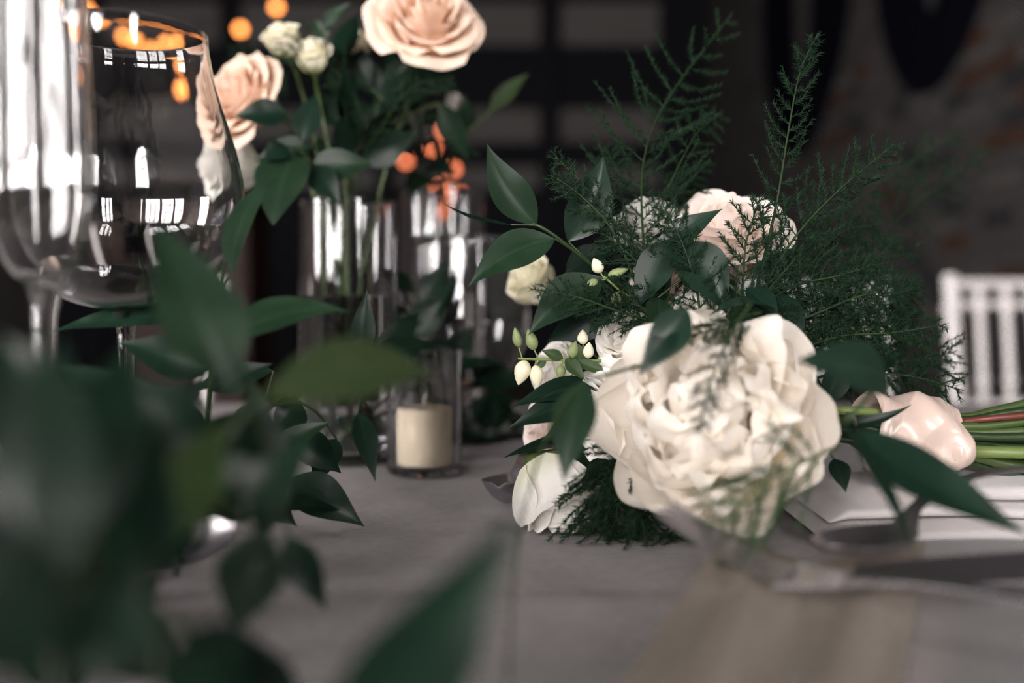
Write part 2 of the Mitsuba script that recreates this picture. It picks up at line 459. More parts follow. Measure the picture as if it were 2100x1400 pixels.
# arched windows behind and beside the camera: the only daylight
def window(num, centre, normal, w, h):
    """centre: middle of the sill on the wall; the pane glows with daylight, the bars stand before it."""
    n = unit(normal)
    s = np.cross([0, 0, 1.0], n)
    c = np.asarray(centre, float)
    arch = [(w / 2 * math.cos(a), h - w / 2 + w / 2 * math.sin(a)) for a in np.linspace(0, math.pi, 17)]
    out = [(-w / 2, 0), (w / 2, 0)] + arch
    v = np.array([c + s * a + np.array([0, 0, 1]) * b + n * 0.02 for a, b in out])
    f = np.array([[0, i, i + 1] for i in range(1, len(v) - 1)])
    nn = np.cross(v[1] - v[0], v[2] - v[0])
    if nn @ n < 0:
        f = f[:, ::-1]

    def bar(a0, a1, b0, b1):
        m = box(a0, a1, -0.0, 0.05, b0, b1)
        q = m.vertices.copy()
        m.vertices = c + q[:, :1] * s + q[:, 1:2] * n + q[:, 2:] * np.array([0, 0, 1.0]) + n * 0.025
        m.fix_normals()
        return m
    key = f'window_{num}'
    fr = [bar(-w / 2 - 0.06, -w / 2 + 0.02, 0, h - w / 2), bar(w / 2 - 0.02, w / 2 + 0.06, 0, h - w / 2), bar(-w / 2 - 0.1, w / 2 + 0.1, -0.07, 0.02)]
    pts = [c + s * (w / 2 + 0.01) * math.cos(a) + np.array([0, 0, h - w / 2 + (w / 2 + 0.01) * math.sin(a)]) + n * 0.04 for a in np.linspace(0, math.pi, 17)]
    fr.append(tube(pts, 0.04, 6, 32))
    struct(key, join(fr), 'window_paint', smooth=30, label='arched window with dark glazing bars, behind the camera')
    obj('pane', (v, f), 'window_paint', key, smooth=False, emitter={'type': 'area', 'radiance': rgb(*WINDOW_LIGHT)})
    for a in (-w / 6, w / 6):
        obj('glazing_bar', bar(a - 0.018, a + 0.018, 0, h - w / 2 + w * 0.45), 'window_paint', key, smooth=False)
    for b in np.arange(1, 4) * (h - w / 2) / 3:
        obj('glazing_bar', bar(-w / 2, w / 2, b - 0.018, b + 0.018), 'window_paint', key, smooth=False)


window(1, (-3.3, YF, 0.95), (0, 1, 0), 1.1, 2.1)
window(2, (-2.05, YF, 0.95), (0, 1, 0), 1.1, 2.1)
window(3, (-0.8, YF, 0.95), (0, 1, 0), 1.1, 2.1)
window(4, (XR, -2.2, 0.95), (-1, 0, 0), 1.1, 2.1)
window(5, (XL, -1.2, 0.95), (1, 0, 0), 1.1, 2.1)

# ------------------------------------------------------------------ the table
TX0, TX1, TY0, TY1 = -1.3, 1.15, 0.03, 1.15
t = thing('banquet_table', 'long banquet table hidden under the white cloth', 'table')
obj('tabletop', box(TX0 + 0.01, TX1 - 0.01, TY0 + 0.01, TY1 - 0.01, TZ - 0.035, TZ - 0.006), 'red_wood', t, smooth=False)
for x in (TX0 + 0.1, TX1 - 0.1):
    for y in (TY0 + 0.1, TY1 - 0.1):
        obj('leg', box(x - 0.025, x + 0.025, y - 0.025, y + 0.025, 0, TZ - 0.036), 'dark_wood', t, smooth=False)


def cloth():
    n, m = 260, 200
    s = np.linspace(-0.42, (TX1 - TX0) + 0.42, n)
    q = np.linspace(-0.42, (TY1 - TY0) + 0.42, m)
    S, Q = np.meshgrid(s, q, indexing='ij')

    def wrap(v, width, r=0.02):
        over = np.maximum(np.maximum(-v, v - width), 0)
        return np.clip(v, 0, width), over, np.sign(v - width / 2)
    cx, ox, sx = wrap(S, TX1 - TX0)
    cy, oy, sy = wrap(Q, TY1 - TY0)
    drop = np.maximum(ox, oy)
    fl = 0.012 * np.sin((S + Q) * 38) * np.clip(drop / 0.2, 0, 1) + 0.012 * np.clip(drop / 0.02, 0, 1)
    x = TX0 + cx + sx * fl * (ox > 0)
    y = TY0 + cy + sy * fl * (oy > 0)
    p = np.stack([x, y, 0 * x], -1)
    wr = 0.0035 * (meshkit.fbm(np.stack([x * 3.2 + 0.6 * y, y * 11, 0 * x], -1), 3, 5) - 0.5)
    crease = 0.0016 * np.exp(-((y - 0.405 - 0.004 * np.sin(x * 6)) / 0.004) ** 2) - 0.0012 * np.exp(-((y - 0.417) / 0.006) ** 2)
    z = TZ + np.where(drop > 0, 0, np.minimum(wr + crease, 0.002)) - drop
    p = np.stack([x, y, z], -1).reshape(-1, 3)
    return p, grid_faces(n, m)


# finer rows where the camera sees the cloth
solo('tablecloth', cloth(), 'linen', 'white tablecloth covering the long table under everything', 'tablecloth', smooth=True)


# ------------------------------------------------------------------ chairs
def ringed(p0, p1, r, rings):
    """A turned rod with bead rings."""
    p0, p1 = np.asarray(p0, float), np.asarray(p1, float)
    h = np.linalg.norm(p1 - p0)
    prof = [(0, 0), (r, 0)]
    for c in rings:
        z = c * h
        prof += [(r, z - 0.010), (r * 1.35, z - 0.005), (r * 1.35, z + 0.005), (r, z + 0.010)]
    prof += [(r, h - 0.004), (r * 0.7, h), (0, h)]
    m = lathe(prof, 12)
    m.apply_transform(orient(p1 - p0, p0))
    return m


def chair_parts():
    """Chiavari chair facing +y' = towards -y (its back away from the table)."""
    out = []
    w, dp, hs, ht = 0.19, 0.19, 0.45, 0.915
    for s in (-1, 1):
        out.append(('back_post', ringed((s * w, dp + 0.03, 0), (s * w, dp, hs), 0.015, (0.3, 0.6)), 'chair_white'))
        out.append(('back_post', ringed((s * w, dp, hs), (s * (w + 0.004), dp + 0.07, ht), 0.0155, (0.25, 0.5, 0.85)), 'chair_white'))
        out.append(('leg', ringed((s * w, -dp - 0.01, 0), (s * w, -dp, hs), 0.015, (0.3, 0.6)), 'chair_white'))
        out.append(('stretcher', tube([(s * w, -dp, 0.22), (s * w, dp, 0.22)], 0.008, 8), 'chair_white'))
    out.append(('stretcher', tube([(-w, -dp, 0.25), (w, -dp, 0.25)], 0.008, 8), 'chair_white'))
    out.append(('seat', box(-w - 0.015, w + 0.015, -dp - 0.02, dp + 0.01, hs - 0.03, hs), 'chair_white'))
    for z, yy, r in ((0.895, dp + 0.067, 0.011), (0.855, dp + 0.061, 0.008), (0.655, dp + 0.031, 0.010)):
        out.append(('back_rail', tube([(-w, yy, z), (0, yy + 0.012, z), (w, yy, z)], r, 8), 'chair_white'))
    for k in range(6):
        x = -w + (k + 1) * 2 * w / 7
        out.append(('spindle', ringed((x, dp + 0.036, 0.655), (x, dp + 0.070, 0.893), 0.0088, (0.2, 0.8)), 'chair_white'))
    pad = trimesh.creation.box((2 * w - 0.01, 2 * dp - 0.01, 0.04)).subdivide().subdivide()
    v = pad.vertices
    v[:, 2] *= 1 - 0.5 * np.clip((np.abs(v[:, 0]) / (w - 0.005)) ** 4 + (np.abs(v[:, 1]) / (dp - 0.005)) ** 4, 0, 1)
    pad.apply_translation((0, 0, hs + 0.021))
    out.append(('seat_pad', pad, 'seat_pad'))
    return out


PROTO = [(n, mikit.ply(m, mm, 40)) for n, m, mm in chair_parts()]


def chair(x, y, rot, label):
    key = thing('banquet_chair', label, 'chair', 'white banquet chairs around the hall')
    for n, d in PROTO:
        scene[numbered(f'{key}__{n}')] = {**d, 'to_world': T().translate([x, y, 0]).rotate([0, 0, 1], rot)}


def px_x(px, d):
    return (px - 1050) / FPX * d


chair(px_x(1955, 2.0) + 0.19, 2.0 - 0.25, 0, 'white spindle-back chair in full view at the right beside the bouquet stems')
chair(px_x(1830, 2.75) - 0.17, 2.75 - 0.24, 8, 'white spindle-back chair half hidden behind the fern fronds')
chair(px_x(455, 2.9) - 0.25, 2.9 - 0.07, 286, 'white chair standing side-on right behind the big wine glass')
chair(px_x(110, 3.6) - 0.236, 3.6 - 0.11, 294.7, 'white chair standing side-on beyond the champagne flute at the left edge')

# ------------------------------------------------------------------ string lights
bulbs = [(140, 6), (178, 22), (206, 46), (254, 84), (281, 95), (316, 114), (350, 101), (382, 98), (408, 146), (400, 197), (418, 192), (493, 60), (567, 15)]
t = thing('string_lights', 'warm orange globe lights strung up behind the wine glass and roses', 'string lights')
pts = [at(*b, 4.6) for b in bulbs]
sock = lathe([(0, 0.019), (0.011, 0.019), (0.011, 0.045), (0.006, 0.050), (0, 0.050)], 12)
globe = trimesh.creation.icosphere(2, 0.020)


def add_bulbs(t, pts, glow):
    for p in pts:
        g = globe.copy()
        g.apply_translation(p)
        obj('bulb', g, 'wick', t, smooth=True, emitter={'type': 'area', 'radiance': rgb(*glow), 'sampling_weight': 0.01})
        s = sock.copy()
        s.apply_translation(p)
        obj('socket', s, 'black_cord', t)


add_bulbs(t, pts, BULB_LIGHT)
obj('cord', tube([p + np.array([0, 0, 0.05]) for p in [at(90, -120, 4.6)] + pts[:8] + [at(420, 60, 4.6)] + pts[11:] + [at(700, -150, 4.6)]], 0.0035, 5, 80), 'black_cord', t)
obj('cord', tube([p + np.array([0, 0, 0.05]) for p in [at(420, 60, 4.6), pts[8], pts[10], pts[9]]], 0.0035, 5, 24), 'black_cord', t)
t = thing('string_lights', 'warm orange globe lights hanging down behind the glass vases', 'string lights')
pts = [at(*b, 4.6) for b in [(910, 268), (888, 303), (930, 347), (905, 384), (944, 400), (934, 425), (912, 434), (832, 330), (852, 372)]]
add_bulbs(t, pts, BULB_DIM)
obj('cord', tube([at(930, -200, 4.6)] + [p + np.array([0, 0, 0.05]) for p in pts[:7]], 0.0035, 5, 60), 'black_cord', t)
obj('cord', tube([at(930, -200, 4.6)] + [p + np.array([0, 0, 0.05]) for p in pts[7:]], 0.0035, 5, 30), 'black_cord', t)


# ------------------------------------------------------------------ glassware
def shell(outer, wall, n=72, loc=(0, 0, 0)):
    return lathe(outer, n, loc)


def wine_glass(key_label, px, d, rb, rr, zb, zm, zr, foot_r=0.038, group=None, water=None, name='wine_glass', water_label=None):
    """rb, zm: greatest radius and its height; rr, zr: the rim; zb: where the bowl meets the stem. Heights above the table."""
    p = at(px, 600, d)
    loc = (p[0], p[1], TZ)
    s = np.linspace(0, 1, 16)
    lo = [(0.0045 + (rb - 0.0045) * math.sin(a * math.pi / 2) ** 0.95, zb + (zm - zb) * (1 - math.cos(a * math.pi / 2))) for a in s]
    hi = [(rb + (rr - rb) * (3 * a * a - 2 * a ** 3) ** 0.9, zm + (zr - zm) * a) for a in s[1:]]
    outer = lo + hi
    w = 0.0011
    o = np.array(outer)
    tn = np.gradient(o, axis=0)
    nn = np.stack([tn[:, 1], -tn[:, 0]], 1)
    nn /= np.linalg.norm(nn, axis=1, keepdims=True)
    inner = o - nn * np.linspace(0.0018, w, len(o))[:, None]
    inner = [q for q in inner.tolist() if q[0] > 0.006]
    key = thing(name, key_label, 'glass', group)
    bowl = [(0, zb)] + outer + [(rr - w * 0.5, zr + 0.0006)] + inner[::-1] + [(0, inner[0][1] - 0.0004)]
    obj('bowl', lathe(bowl, 80, loc), 'glass', key, smooth=50)
    stem = [(0, 0.0062), (0.0065, 0.0062), (0.0045, 0.013), (0.0036, 0.03), (0.0034, zb * 0.6), (0.0040, zb - 0.012), (0.0060, zb - 0.0012), (0, zb - 0.0002)]
    obj('stem', lathe(stem, 32, loc), 'glass', key, smooth=50)
    foot = [(0, 0.0012), (foot_r - 0.001, 0.0012), (foot_r, 0.002), (foot_r - 0.0008, 0.0030), (foot_r * 0.4, 0.0042), (0.0065, 0.006), (0, 0.006)]
    obj('foot', lathe(foot, 64, loc), 'glass', key, smooth=50)
    if water:
        ii = np.array(inner)
        prof = [(r - 0.0003, z + 0.0003) for r, z in inner if z < water - 0.001]
        rt = float(np.interp(water, ii[:, 1], ii[:, 0])) - 0.0003
        solo('water', lathe([(0, prof[0][1])] + prof + [(rt, water), (0, water)], 72, loc), 'water', water_label, 'water', smooth=50, kind=None)
    return key


wine_glass('large round-bowled wine glass standing at the left, rim under the string lights', 257, 0.48, 0.0562, 0.0400, 0.120, 0.176, 0.2515, water=0.159,
           group='stemmed glasses', water_label='clear water in the large wine glass at the left')
wine_glass('slim champagne flute cut by the left edge of the picture, out of focus', 88, 0.365, 0.0184, 0.0168, 0.132, 0.168, 0.262, 0.03,
           name='champagne_flute', group='stemmed glasses')
wine_glass('rounded wine glass behind the candle, its bowl beside the bouquet leaves', 955, 0.86, 0.0555, 0.045, 0.044, 0.105, 0.175, group='stemmed glasses')


def cylinder_vase(label, px, d, r, h, water, wl):
    p = at(px, 600, d)
    loc = (p[0], p[1], TZ + 0.001)
    w = 0.003
    prof = [(0, 0), (r - 0.003, 0), (r, 0.003), (r, h - 0.001), (r - w / 2, h), (r - w, h - 0.001), (r - w, 0.010), (r - w - 0.002, 0.008), (0, 0.008)]
    key = solo('glass_vase', lathe(prof, 80, loc), 'glass', label, 'vase', 'clear cylinder vases', smooth=40)
    q = r - w - 0.0003
    solo('water', lathe([(0, 0.0085), (q - 0.003, 0.0085), (q, 0.011), (q, water - 0.0006), (q - 0.0006, water), (0, water)], 72, loc), 'water', wl, 'water', smooth=40)
    return p


V1 = cylinder_vase('clear glass cylinder vase holding the cream roses', 714, 0.76, 0.0372, 0.197, 0.125, 'water in the vase of cream roses')
V2 = cylinder_vase('clear glass cylinder vase half hidden beside the vase of roses', 905, 1.00, 0.0440, 0.232, 0.125, 'water in the vase right of the cream roses')

# votive with its candle
pc = at(870, 950, 0.705)
cx, cy = pc[0], pc[1]
h = 0.088
r = 0.0265
solo('candle_holder', lathe([(0, 0.0012), (r - 0.002, 0.0012), (r, 0.003), (r - 0.0002, h), (r - 0.001, h + 0.0006), (r - 0.002, h), (r - 0.0022, 0.008), (r - 0.004, 0.0065), (0, 0.0065)], 72, (cx, cy, TZ)),
     'glass', 'clear glass cylinder holder around the stubby candle', 'candle holder')
t = thing('pillar_candle', 'short cream pillar candle with white wick inside its glass', 'candle')
r = 0.0193
obj('body', lathe([(0, 0.007), (r - 0.001, 0.007), (r, 0.008), (r, 0.046), (r - 0.001, 0.0475), (r - 0.004, 0.0480), (0.004, 0.0485), (0, 0.0495)], 64, (cx, cy, TZ)), 'wax', t)
obj('wick', tube([(cx, cy, TZ + 0.048), (cx + 0.0005, cy, TZ + 0.053), (cx + 0.002, cy, TZ + 0.058)], [0.0012, 0.0010], 8), 'wick', t)


# ------------------------------------------------------------------ flowers standing in the vases
def stem_to(head, foot, r=0.0016, m='stem_green', bow=(0, 0, 0)):
    mid = (np.asarray(head) + np.asarray(foot)) / 2 + np.asarray(bow)
    return tube([foot, mid, head], r, 7, 16)


def vase_rose(name, label, px, py, d, R, axis, material, seed, group, vase=V1, n=24, open_=0.5, leaves=(), tall=1.15, stem_m='stem_green'):
    key = thing(name, label, 'rose', group)
    m = orient(axis, at(px, py, d))
    flower(key, rose_petals(R, seed, n, open_, tall), m, material)
    c = calyx(R)
    c.apply_transform(m)
    obj('calyx', c, 'stem_green', key)
    r = np.random.default_rng(seed)
    foot = np.array([vase[0] + r.uniform(-0.018, 0.018), vase[1] + r.uniform(-0.018, 0.018), TZ + 0.016])
    neck = np.array([vase[0] + 0.4 * np.clip((at(px, py, d)[0] - vase[0]), -0.06, 0.06), vase[1] + r.uniform(-0.012, 0.012), TZ + 0.200])
    head = put(m, np.array([0, 0, -0.28 * R]))
    obj('stem', tube([foot, neck, head - unit(axis) * 0.02, head], 0.0017, 7, 24), stem_m, key, smooth=True)
    for lf in leaves:
        lf = dict(lf)
        mm = lf.pop('mat', 'leaf_dark')
        q = neck * 0.5 + head * 0.5
        g, uv = leaf(**lf)
        obj('leaf', g, mm, key, uv=uv)
        obj('leaf_stalk', tube([q, (q + lf['base']) / 2 + np.array([0, 0, 0.004]), lf['base']], 0.0007, 5, 8), 'stem_green', key, smooth=True)
    return key


vase_rose('rose', 'large peach rose at the top of the vase arrangement', 868, 92, 0.75, 0.046, (0.22, -0.80, 0.55), 'petal_peach', 11, 'roses in the glass vase', open_=0.85, n=26,
          leaves=[L((760, 180, .76), (700, 60, .76), 50), L((900, 210, .78), (960, 330, .80), 50, mat='leaf_mid')])
vase_rose('rose', 'peach rose low on the left side of the vase arrangement', 540, 225, 0.74, 0.040, (-0.55, -0.75, 0.35), 'petal_peach', 12, 'roses in the glass vase', open_=0.8,
          leaves=[L((590, 235, .70), (478, 240, .69), 62, bend=0.1), L((640, 300, .7), (520, 330, .7), 60)])
vase_rose('rose', 'pale rose hanging behind the rim of the wine glass', 520, 350, 0.80, 0.034, (-0.7, -0.5, 0.1), 'petal_white', 13, 'roses in the glass vase', open_=0.6)
vase_rose('spray_rose', 'small white spray rose nearest the wine glass', 590, 108, 0.74, 0.021, (-0.25, -0.5, 0.85), 'petal_green', 14, 'small white spray roses', n=18, open_=0.45)
vase_rose('spray_rose', 'small white spray rose just right of another, under fern', 645, 140, 0.73, 0.021, (0.0, -0.6, 0.8), 'petal_green', 15, 'small white spray roses', n=18, open_=0.5)
vase_rose('spray_rose', 'small white spray rose half veiled by dark fern', 722, 122, 0.77, 0.021, (0.2, -0.4, 0.9), 'petal_green', 16, 'small white spray roses', n=18, open_=0.5)
vase_rose('spray_rose', 'small white rose low at the right of the arrangement', 920, 215, 0.83, 0.012, (0.6, -0.5, 0.3), 'petal_white', 17, 'small white spray roses', vase=V2, n=14, open_=0.4)

vb = np.array([V1[0], V1[1], TZ + 0.02])
vn = np.array([V1[0], V1[1], TZ + 0.205])
vb2 = np.array([V2[0], V2[1], TZ + 0.02])
vn2 = np.array([V2[0], V2[1], TZ + 0.230])
sprig('rose_foliage', 'broad dark rose leaves drooping over the left rim of the vase', 'foliage', [[vb + (0.008, -0.01, 0), vn + (0.01, -0.012, -0.01), at(640, 330, .70), at(600, 300, .69)]],
      [L((600, 320, .68), (560, 462, .66), 120, normal=(-.2, -1, .3), mat='leaf_mid', blunt=0.6), L((640, 350, .69), (765, 335, .69), 75, mat='leaf_mid', blunt=.5), L((620, 290, .69), (650, 190, .7), 60),
       L((640, 340, .68), (700, 420, .67), 60), L((590, 300, .68), (540, 330, .67), 50)], group='foliage in the vases')
sprig('rose_foliage', 'dark leaves massed in the middle of the vase arrangement', 'foliage', [[vb + (-0.01, 0.01, 0), vn + (0.0, 0.0, 0), at(760, 260, .76), at(800, 150, .77)], [vn, at(700, 250, .75), at(690, 120, .75), at(655, 60, .75)]],
      auto_leaves([vn, at(760, 260, .76), at(800, 150, .77)], 12, 0.042, 0.02, 31, ('leaf_dark', 'leaf_mid', 'leaf_dark')) +
      auto_leaves([vn, at(700, 250, .75), at(690, 120, .75)], 12, 0.04, 0.018, 32) + [L((670, 80, .75), (640, 40, .75), 40, mat='leaf_mid'), L((660, 60, .75), (720, 5, .74), 35, mat='leaf_mid')], group='foliage in the vases')
sprig('rose_foliage', 'dark leaves rising behind the right side of the vase', 'foliage', [[vb2 + (-0.012, 0, 0), vn2 + (-0.015, 0, -.01), at(860, 260, .82), at(850, 150, .82)]],
      auto_leaves([vn2, at(860, 260, .82), at(850, 120, .82)], 12, 0.045, 0.022, 33) + auto_leaves([vn2, at(830, 300, .8), at(770, 240, .79)], 8, 0.04, 0.02, 37), group='foliage in the vases')
sprig('leafy_shoot', 'green shoot with small leaf pointing out right above the vases', 'foliage', [[vb2 + (0.01, 0, 0), vn2 + (0.01, 0, -0.01), at(935, 300, .84), at(1000, 235, .83), at(1020, 205, .83)]],
      [L((1005, 225, .83), (1085, 150, .83), 38, mat='leaf_light'), L((960, 270, .83), (950, 190, .82), 40, mat='leaf_mid'), L((930, 300, .83), (985, 320, .82), 30, mat='leaf_mid')],
      stem_mat='stem_green', group='foliage in the vases')


# ------------------------------------------------------------------ feathery fern
def needles(pts, dirs, ln, r):
    """Thin three-sided spikes: one mesh."""
    n = len(pts)
    a = np.cross(dirs, [0.3, 0.5, 0.81])
    a /= np.linalg.norm(a, axis=1, keepdims=True) + 1e-9
    b = np.cross(dirs, a)
    v = np.empty((n, 4, 3))
    for k in range(3):
        w = 2 * np.pi * k / 3
        v[:, k] = pts + r * (math.cos(w) * a + math.sin(w) * b)
    v[:, 3] = pts + dirs * np.reshape(ln, (-1, 1))
    i = np.arange(n)[:, None] * 4
    f = np.concatenate([i + [0, 1, 3], i + [1, 2, 3], i + [2, 0, 3]], 0)
    return v.reshape(-1, 3), f


def fern(parent, path, width, n_side, seed, m='fern_green', dense=1.0, ndl=0.0056, droop=0.1, thin=0.00030, start=0.12, taper=0.8, one_side=0, plane=(0, -1, 0)):
    """A plumed frond: stem, side shoots in a plane, and a brush of needles on every shoot."""
    r = np.random.default_rng(seed)
    c = spline(path, 80)
    t, _, _ = frames(c)
    key = obj('fern_frond', tube(path, [0.0009, 0.0003], 5, 30), 'fern_stem' if m == 'fern_green' else 'stem_green', parent, smooth=True)
    shoots, P, D, ln = [], [], [], []
    total = np.linalg.norm(np.diff(c, axis=0), axis=1).sum()

    def brush(q, tt, step, size):
        s = np.linalg.norm(np.diff(q, axis=0), axis=1).sum()
        k = max(4, int(s / step))
        u = np.sort(r.uniform(0.06, 1, k))
        i = np.minimum((u * (len(q) - 1)).astype(int), len(q) - 2)
        fr = u * (len(q) - 1) - i
        pos = q[i] + (q[i + 1] - q[i]) * fr[:, None]
        tn = np.gradient(q, axis=0)[i]
        tn /= np.linalg.norm(tn, axis=1, keepdims=True)
        rv = r.normal(0, 1, (k, 3))
        rv -= tn * (rv * tn).sum(1, keepdims=True)
        rv /= np.linalg.norm(rv, axis=1, keepdims=True)
        d = tn * 0.75 + rv * 0.8
        d /= np.linalg.norm(d, axis=1, keepdims=True)
        P.append(pos), D.append(d), ln.append(size * r.uniform(0.55, 1.1, k) * (1 - 0.45 * u))
    for k in range(n_side):
        u = start + (1 - start) * (k + 0.5) / n_side
        i = int(u * 78)
        sgn = one_side or (1 if k % 2 else -1)
        s = unit(np.cross(t[i], np.asarray(plane, float))) * sgn
        ll = width * (math.sin(math.pi * min(1, 0.25 + 0.75 * u)) ** 0.7 * taper + (1 - taper)) * r.uniform(0.75, 1.1)
        d = unit(s + t[i] * r.uniform(0.5, 1.3) + np.asarray(plane) * r.normal(0, 0.5) + r.normal(0, 0.16, 3))
        e1 = c[i] + d * ll * 0.5
        e2 = c[i] + d * ll * 0.95 + t[i] * ll * r.uniform(0, 0.3) + np.array([0, 0, -droop * ll])
        sh = spline([c[i], e1, e2], 12)
        shoots.append(tube([c[i], e1, e2], [0.0004, 0.0002], 3, 6, False))
        brush(sh, t[i], 0.00036 / dense, ndl)
    brush(c[50:], t[60], 0.0005 / dense, ndl)
    obj('shoots', join(shoots), m, key, smooth=False)
    mesh = needles(np.vstack(P), np.vstack(D), np.concatenate(ln), thin)
    obj('needles', mesh, m, key, smooth=False, kind='stuff')
    return key


def px_path(*p):
    return [at(*q) for q in p]


t = thing('fern_spray', 'dark feathery fern laid over the spray roses in the vase', 'fern', 'feathery ferns in the vase')
fern(t, [vb, vn, at(740, 230, .74), at(640, 105, .72), at(560, 120, .71)], 0.030, 22, 41, start=0.35)
t = thing('fern_spray', 'dark feathery fern below the peach rose in the vase', 'fern', 'feathery ferns in the vase')
fern(t, [vb + (0.01, 0, 0), vn + (0.008, 0, 0), at(790, 250, .74), at(850, 175, .73), at(930, 160, .73)], 0.034, 22, 42, start=0.35)
t = thing('fern_spray', 'dark feathery fern leaning left behind the wine glass rim', 'fern', 'feathery ferns in the vase')
fern(t, [vb + (-0.01, 0, 0), vn + (-0.01, 0, 0), at(600, 260, .80), at(530, 150, .82), at(470, 110, .83)], 0.034, 20, 43, start=0.4)

# ------------------------------------------------------------------ the bridal bouquet, lying with its stems to the right
B = thing('bridal_bouquet', 'bridal bouquet lying on the tablecloth, white peony and ferns, stems bound in satin ribbon', 'bouquet')


def peony():
    c = at(1462, 868, 0.475)
    m = orient((-0.30, -0.86, 0.42), c)
    key = obj('peony', (lambda q: (q.apply_transform(m), q)[1])(lathe([(0, -0.030), (0.010, -0.028), (0.017, -0.018), (0.010, -0.006), (0, -0.004)], 16)), 'stem_green', B, label='large cream white peony with ruffled heart')
    r = np.random.default_rng(5)
    ps = []
    for k in range(11):     # guard petals, a wide bowl
        ps.append(petal(0.010, r.uniform(0.058, 0.066), r.uniform(0.058, 0.070), 1.80, r.uniform(0.0, 0.5), k * 2 * np.pi / 11 + r.normal(0, 0.12), cup=r.uniform(0.7, 1.1), ruffle=0.05, seed=500 + k, z0=-0.018,
                        notch=0.02, lip=r.uniform(-0.5, 0.6), nv=14, nu=17))
    for k in range(20):     # second row
        ps.append(petal(0.009, r.uniform(0.052, 0.062), r.uniform(0.042, 0.054), 1.40, r.uniform(-0.5, 0.2), k * 2.39996, cup=r.uniform(0.7, 1.2), ruffle=0.08, seed=520 + k, z0=-0.010, notch=0.04, lip=r.uniform(-0.9, 1.0), nv=13, nu=17))
    for k in range(54):     # ruffled dome
        f = (k / 53) ** 0.7
        ps.append(petal(0.003 + 0.010 * f, r.uniform(0.044, 0.058), r.uniform(0.028, 0.044), 0.30 + 0.95 * f + r.normal(0, 0.07), -0.75 + 0.45 * f + r.normal(0, 0.25), k * 2.39996 + r.normal(0, 0.25), cup=r.uniform(0.5, 1.3),
                        ruffle=0.11, seed=560 + k, z0=0.002 - 0.008 * f, notch=0.06, lip=r.uniform(-1.2, 1.3), nv=12, nu=15))
    flower(key, ps, m, 'petal_cream')


peony()


def bouquet_rose(name, label, px, py, d, R, axis, material, seed, n=22, open_=0.5, tall=1.15, spin=0):
    m = orient(axis, at(px, py, d), spin)
    c = calyx(R)
    c.apply_transform(m)
    key = obj(name, c, 'stem_green', B, label=label)
    flower(key, rose_petals(R, seed, n, open_, tall), m, material)
    HEADS.append(put(m, np.array([0, 0, -0.26 * R])))


HEADS = [at(1500, 880, 0.505)]
bouquet_rose('rosebud', 'white rosebud resting on the cloth', 1105, 958, 0.545, 0.034, (0.45, -0.50, -0.74), 'petal_white', 21, n=18, open_=0.42, tall=1.40)
bouquet_rose('rose', 'blush rose behind the fern', 1485, 540, 0.60, 0.042, (-0.15, -0.62, 0.75), 'petal_blush', 22, open_=0.7)
bouquet_rose('rose', 'blush rose behind dark leaves', 1380, 590, 0.60, 0.026, (-0.5, -0.7, 0.4), 'petal_blush', 23, open_=0.6)
bouquet_rose('rose', 'white rose behind the fern stems', 1335, 505, 0.60, 0.028, (-0.3, -0.5, 0.8), 'petal_white', 24, open_=0.6)
bouquet_rose('rose', 'white frilled flower left of the peony', 1290, 850, 0.535, 0.032, (-0.85, -0.45, 0.15), 'petal_white', 25, n=28, open_=0.75)
bouquet_rose('rose', 'white rose peeping out above the peony', 1300, 715, 0.545, 0.022, (-0.5, -0.65, 0.5), 'petal_white', 26, open_=0.5)
bouquet_rose('rose', 'white rose top at the middle of the peony', 1440, 660, 0.53, 0.018, (-0.2, -0.6, 0.75), 'petal_white', 27, open_=0.6)
bouquet_rose('lisianthus', 'greenish white flower blurred behind the leaves', 1115, 600, 0.68, 0.027, (-0.6, -0.5, 0.55), 'petal_green', 28, open_=0.4)
bouquet_rose('rose', 'pale rose low behind the leaves', 1175, 770, 0.60, 0.024, (-0.7, -0.5, 0.2), 'petal_white', 29, open_=0.6)
bouquet_rose('rose', 'pink edged rose low above the rosebud', 1160, 880, 0.58, 0.024, (-0.75, -0.5, 0.1), 'petal_blush', 30, open_=0.5)

# stems and ribbon
RB = [at(1720, 880, .535), at(1785, 890, .53), at(1870, 893, .53), at(1960, 898, .53), at(2060, 905, .535)]


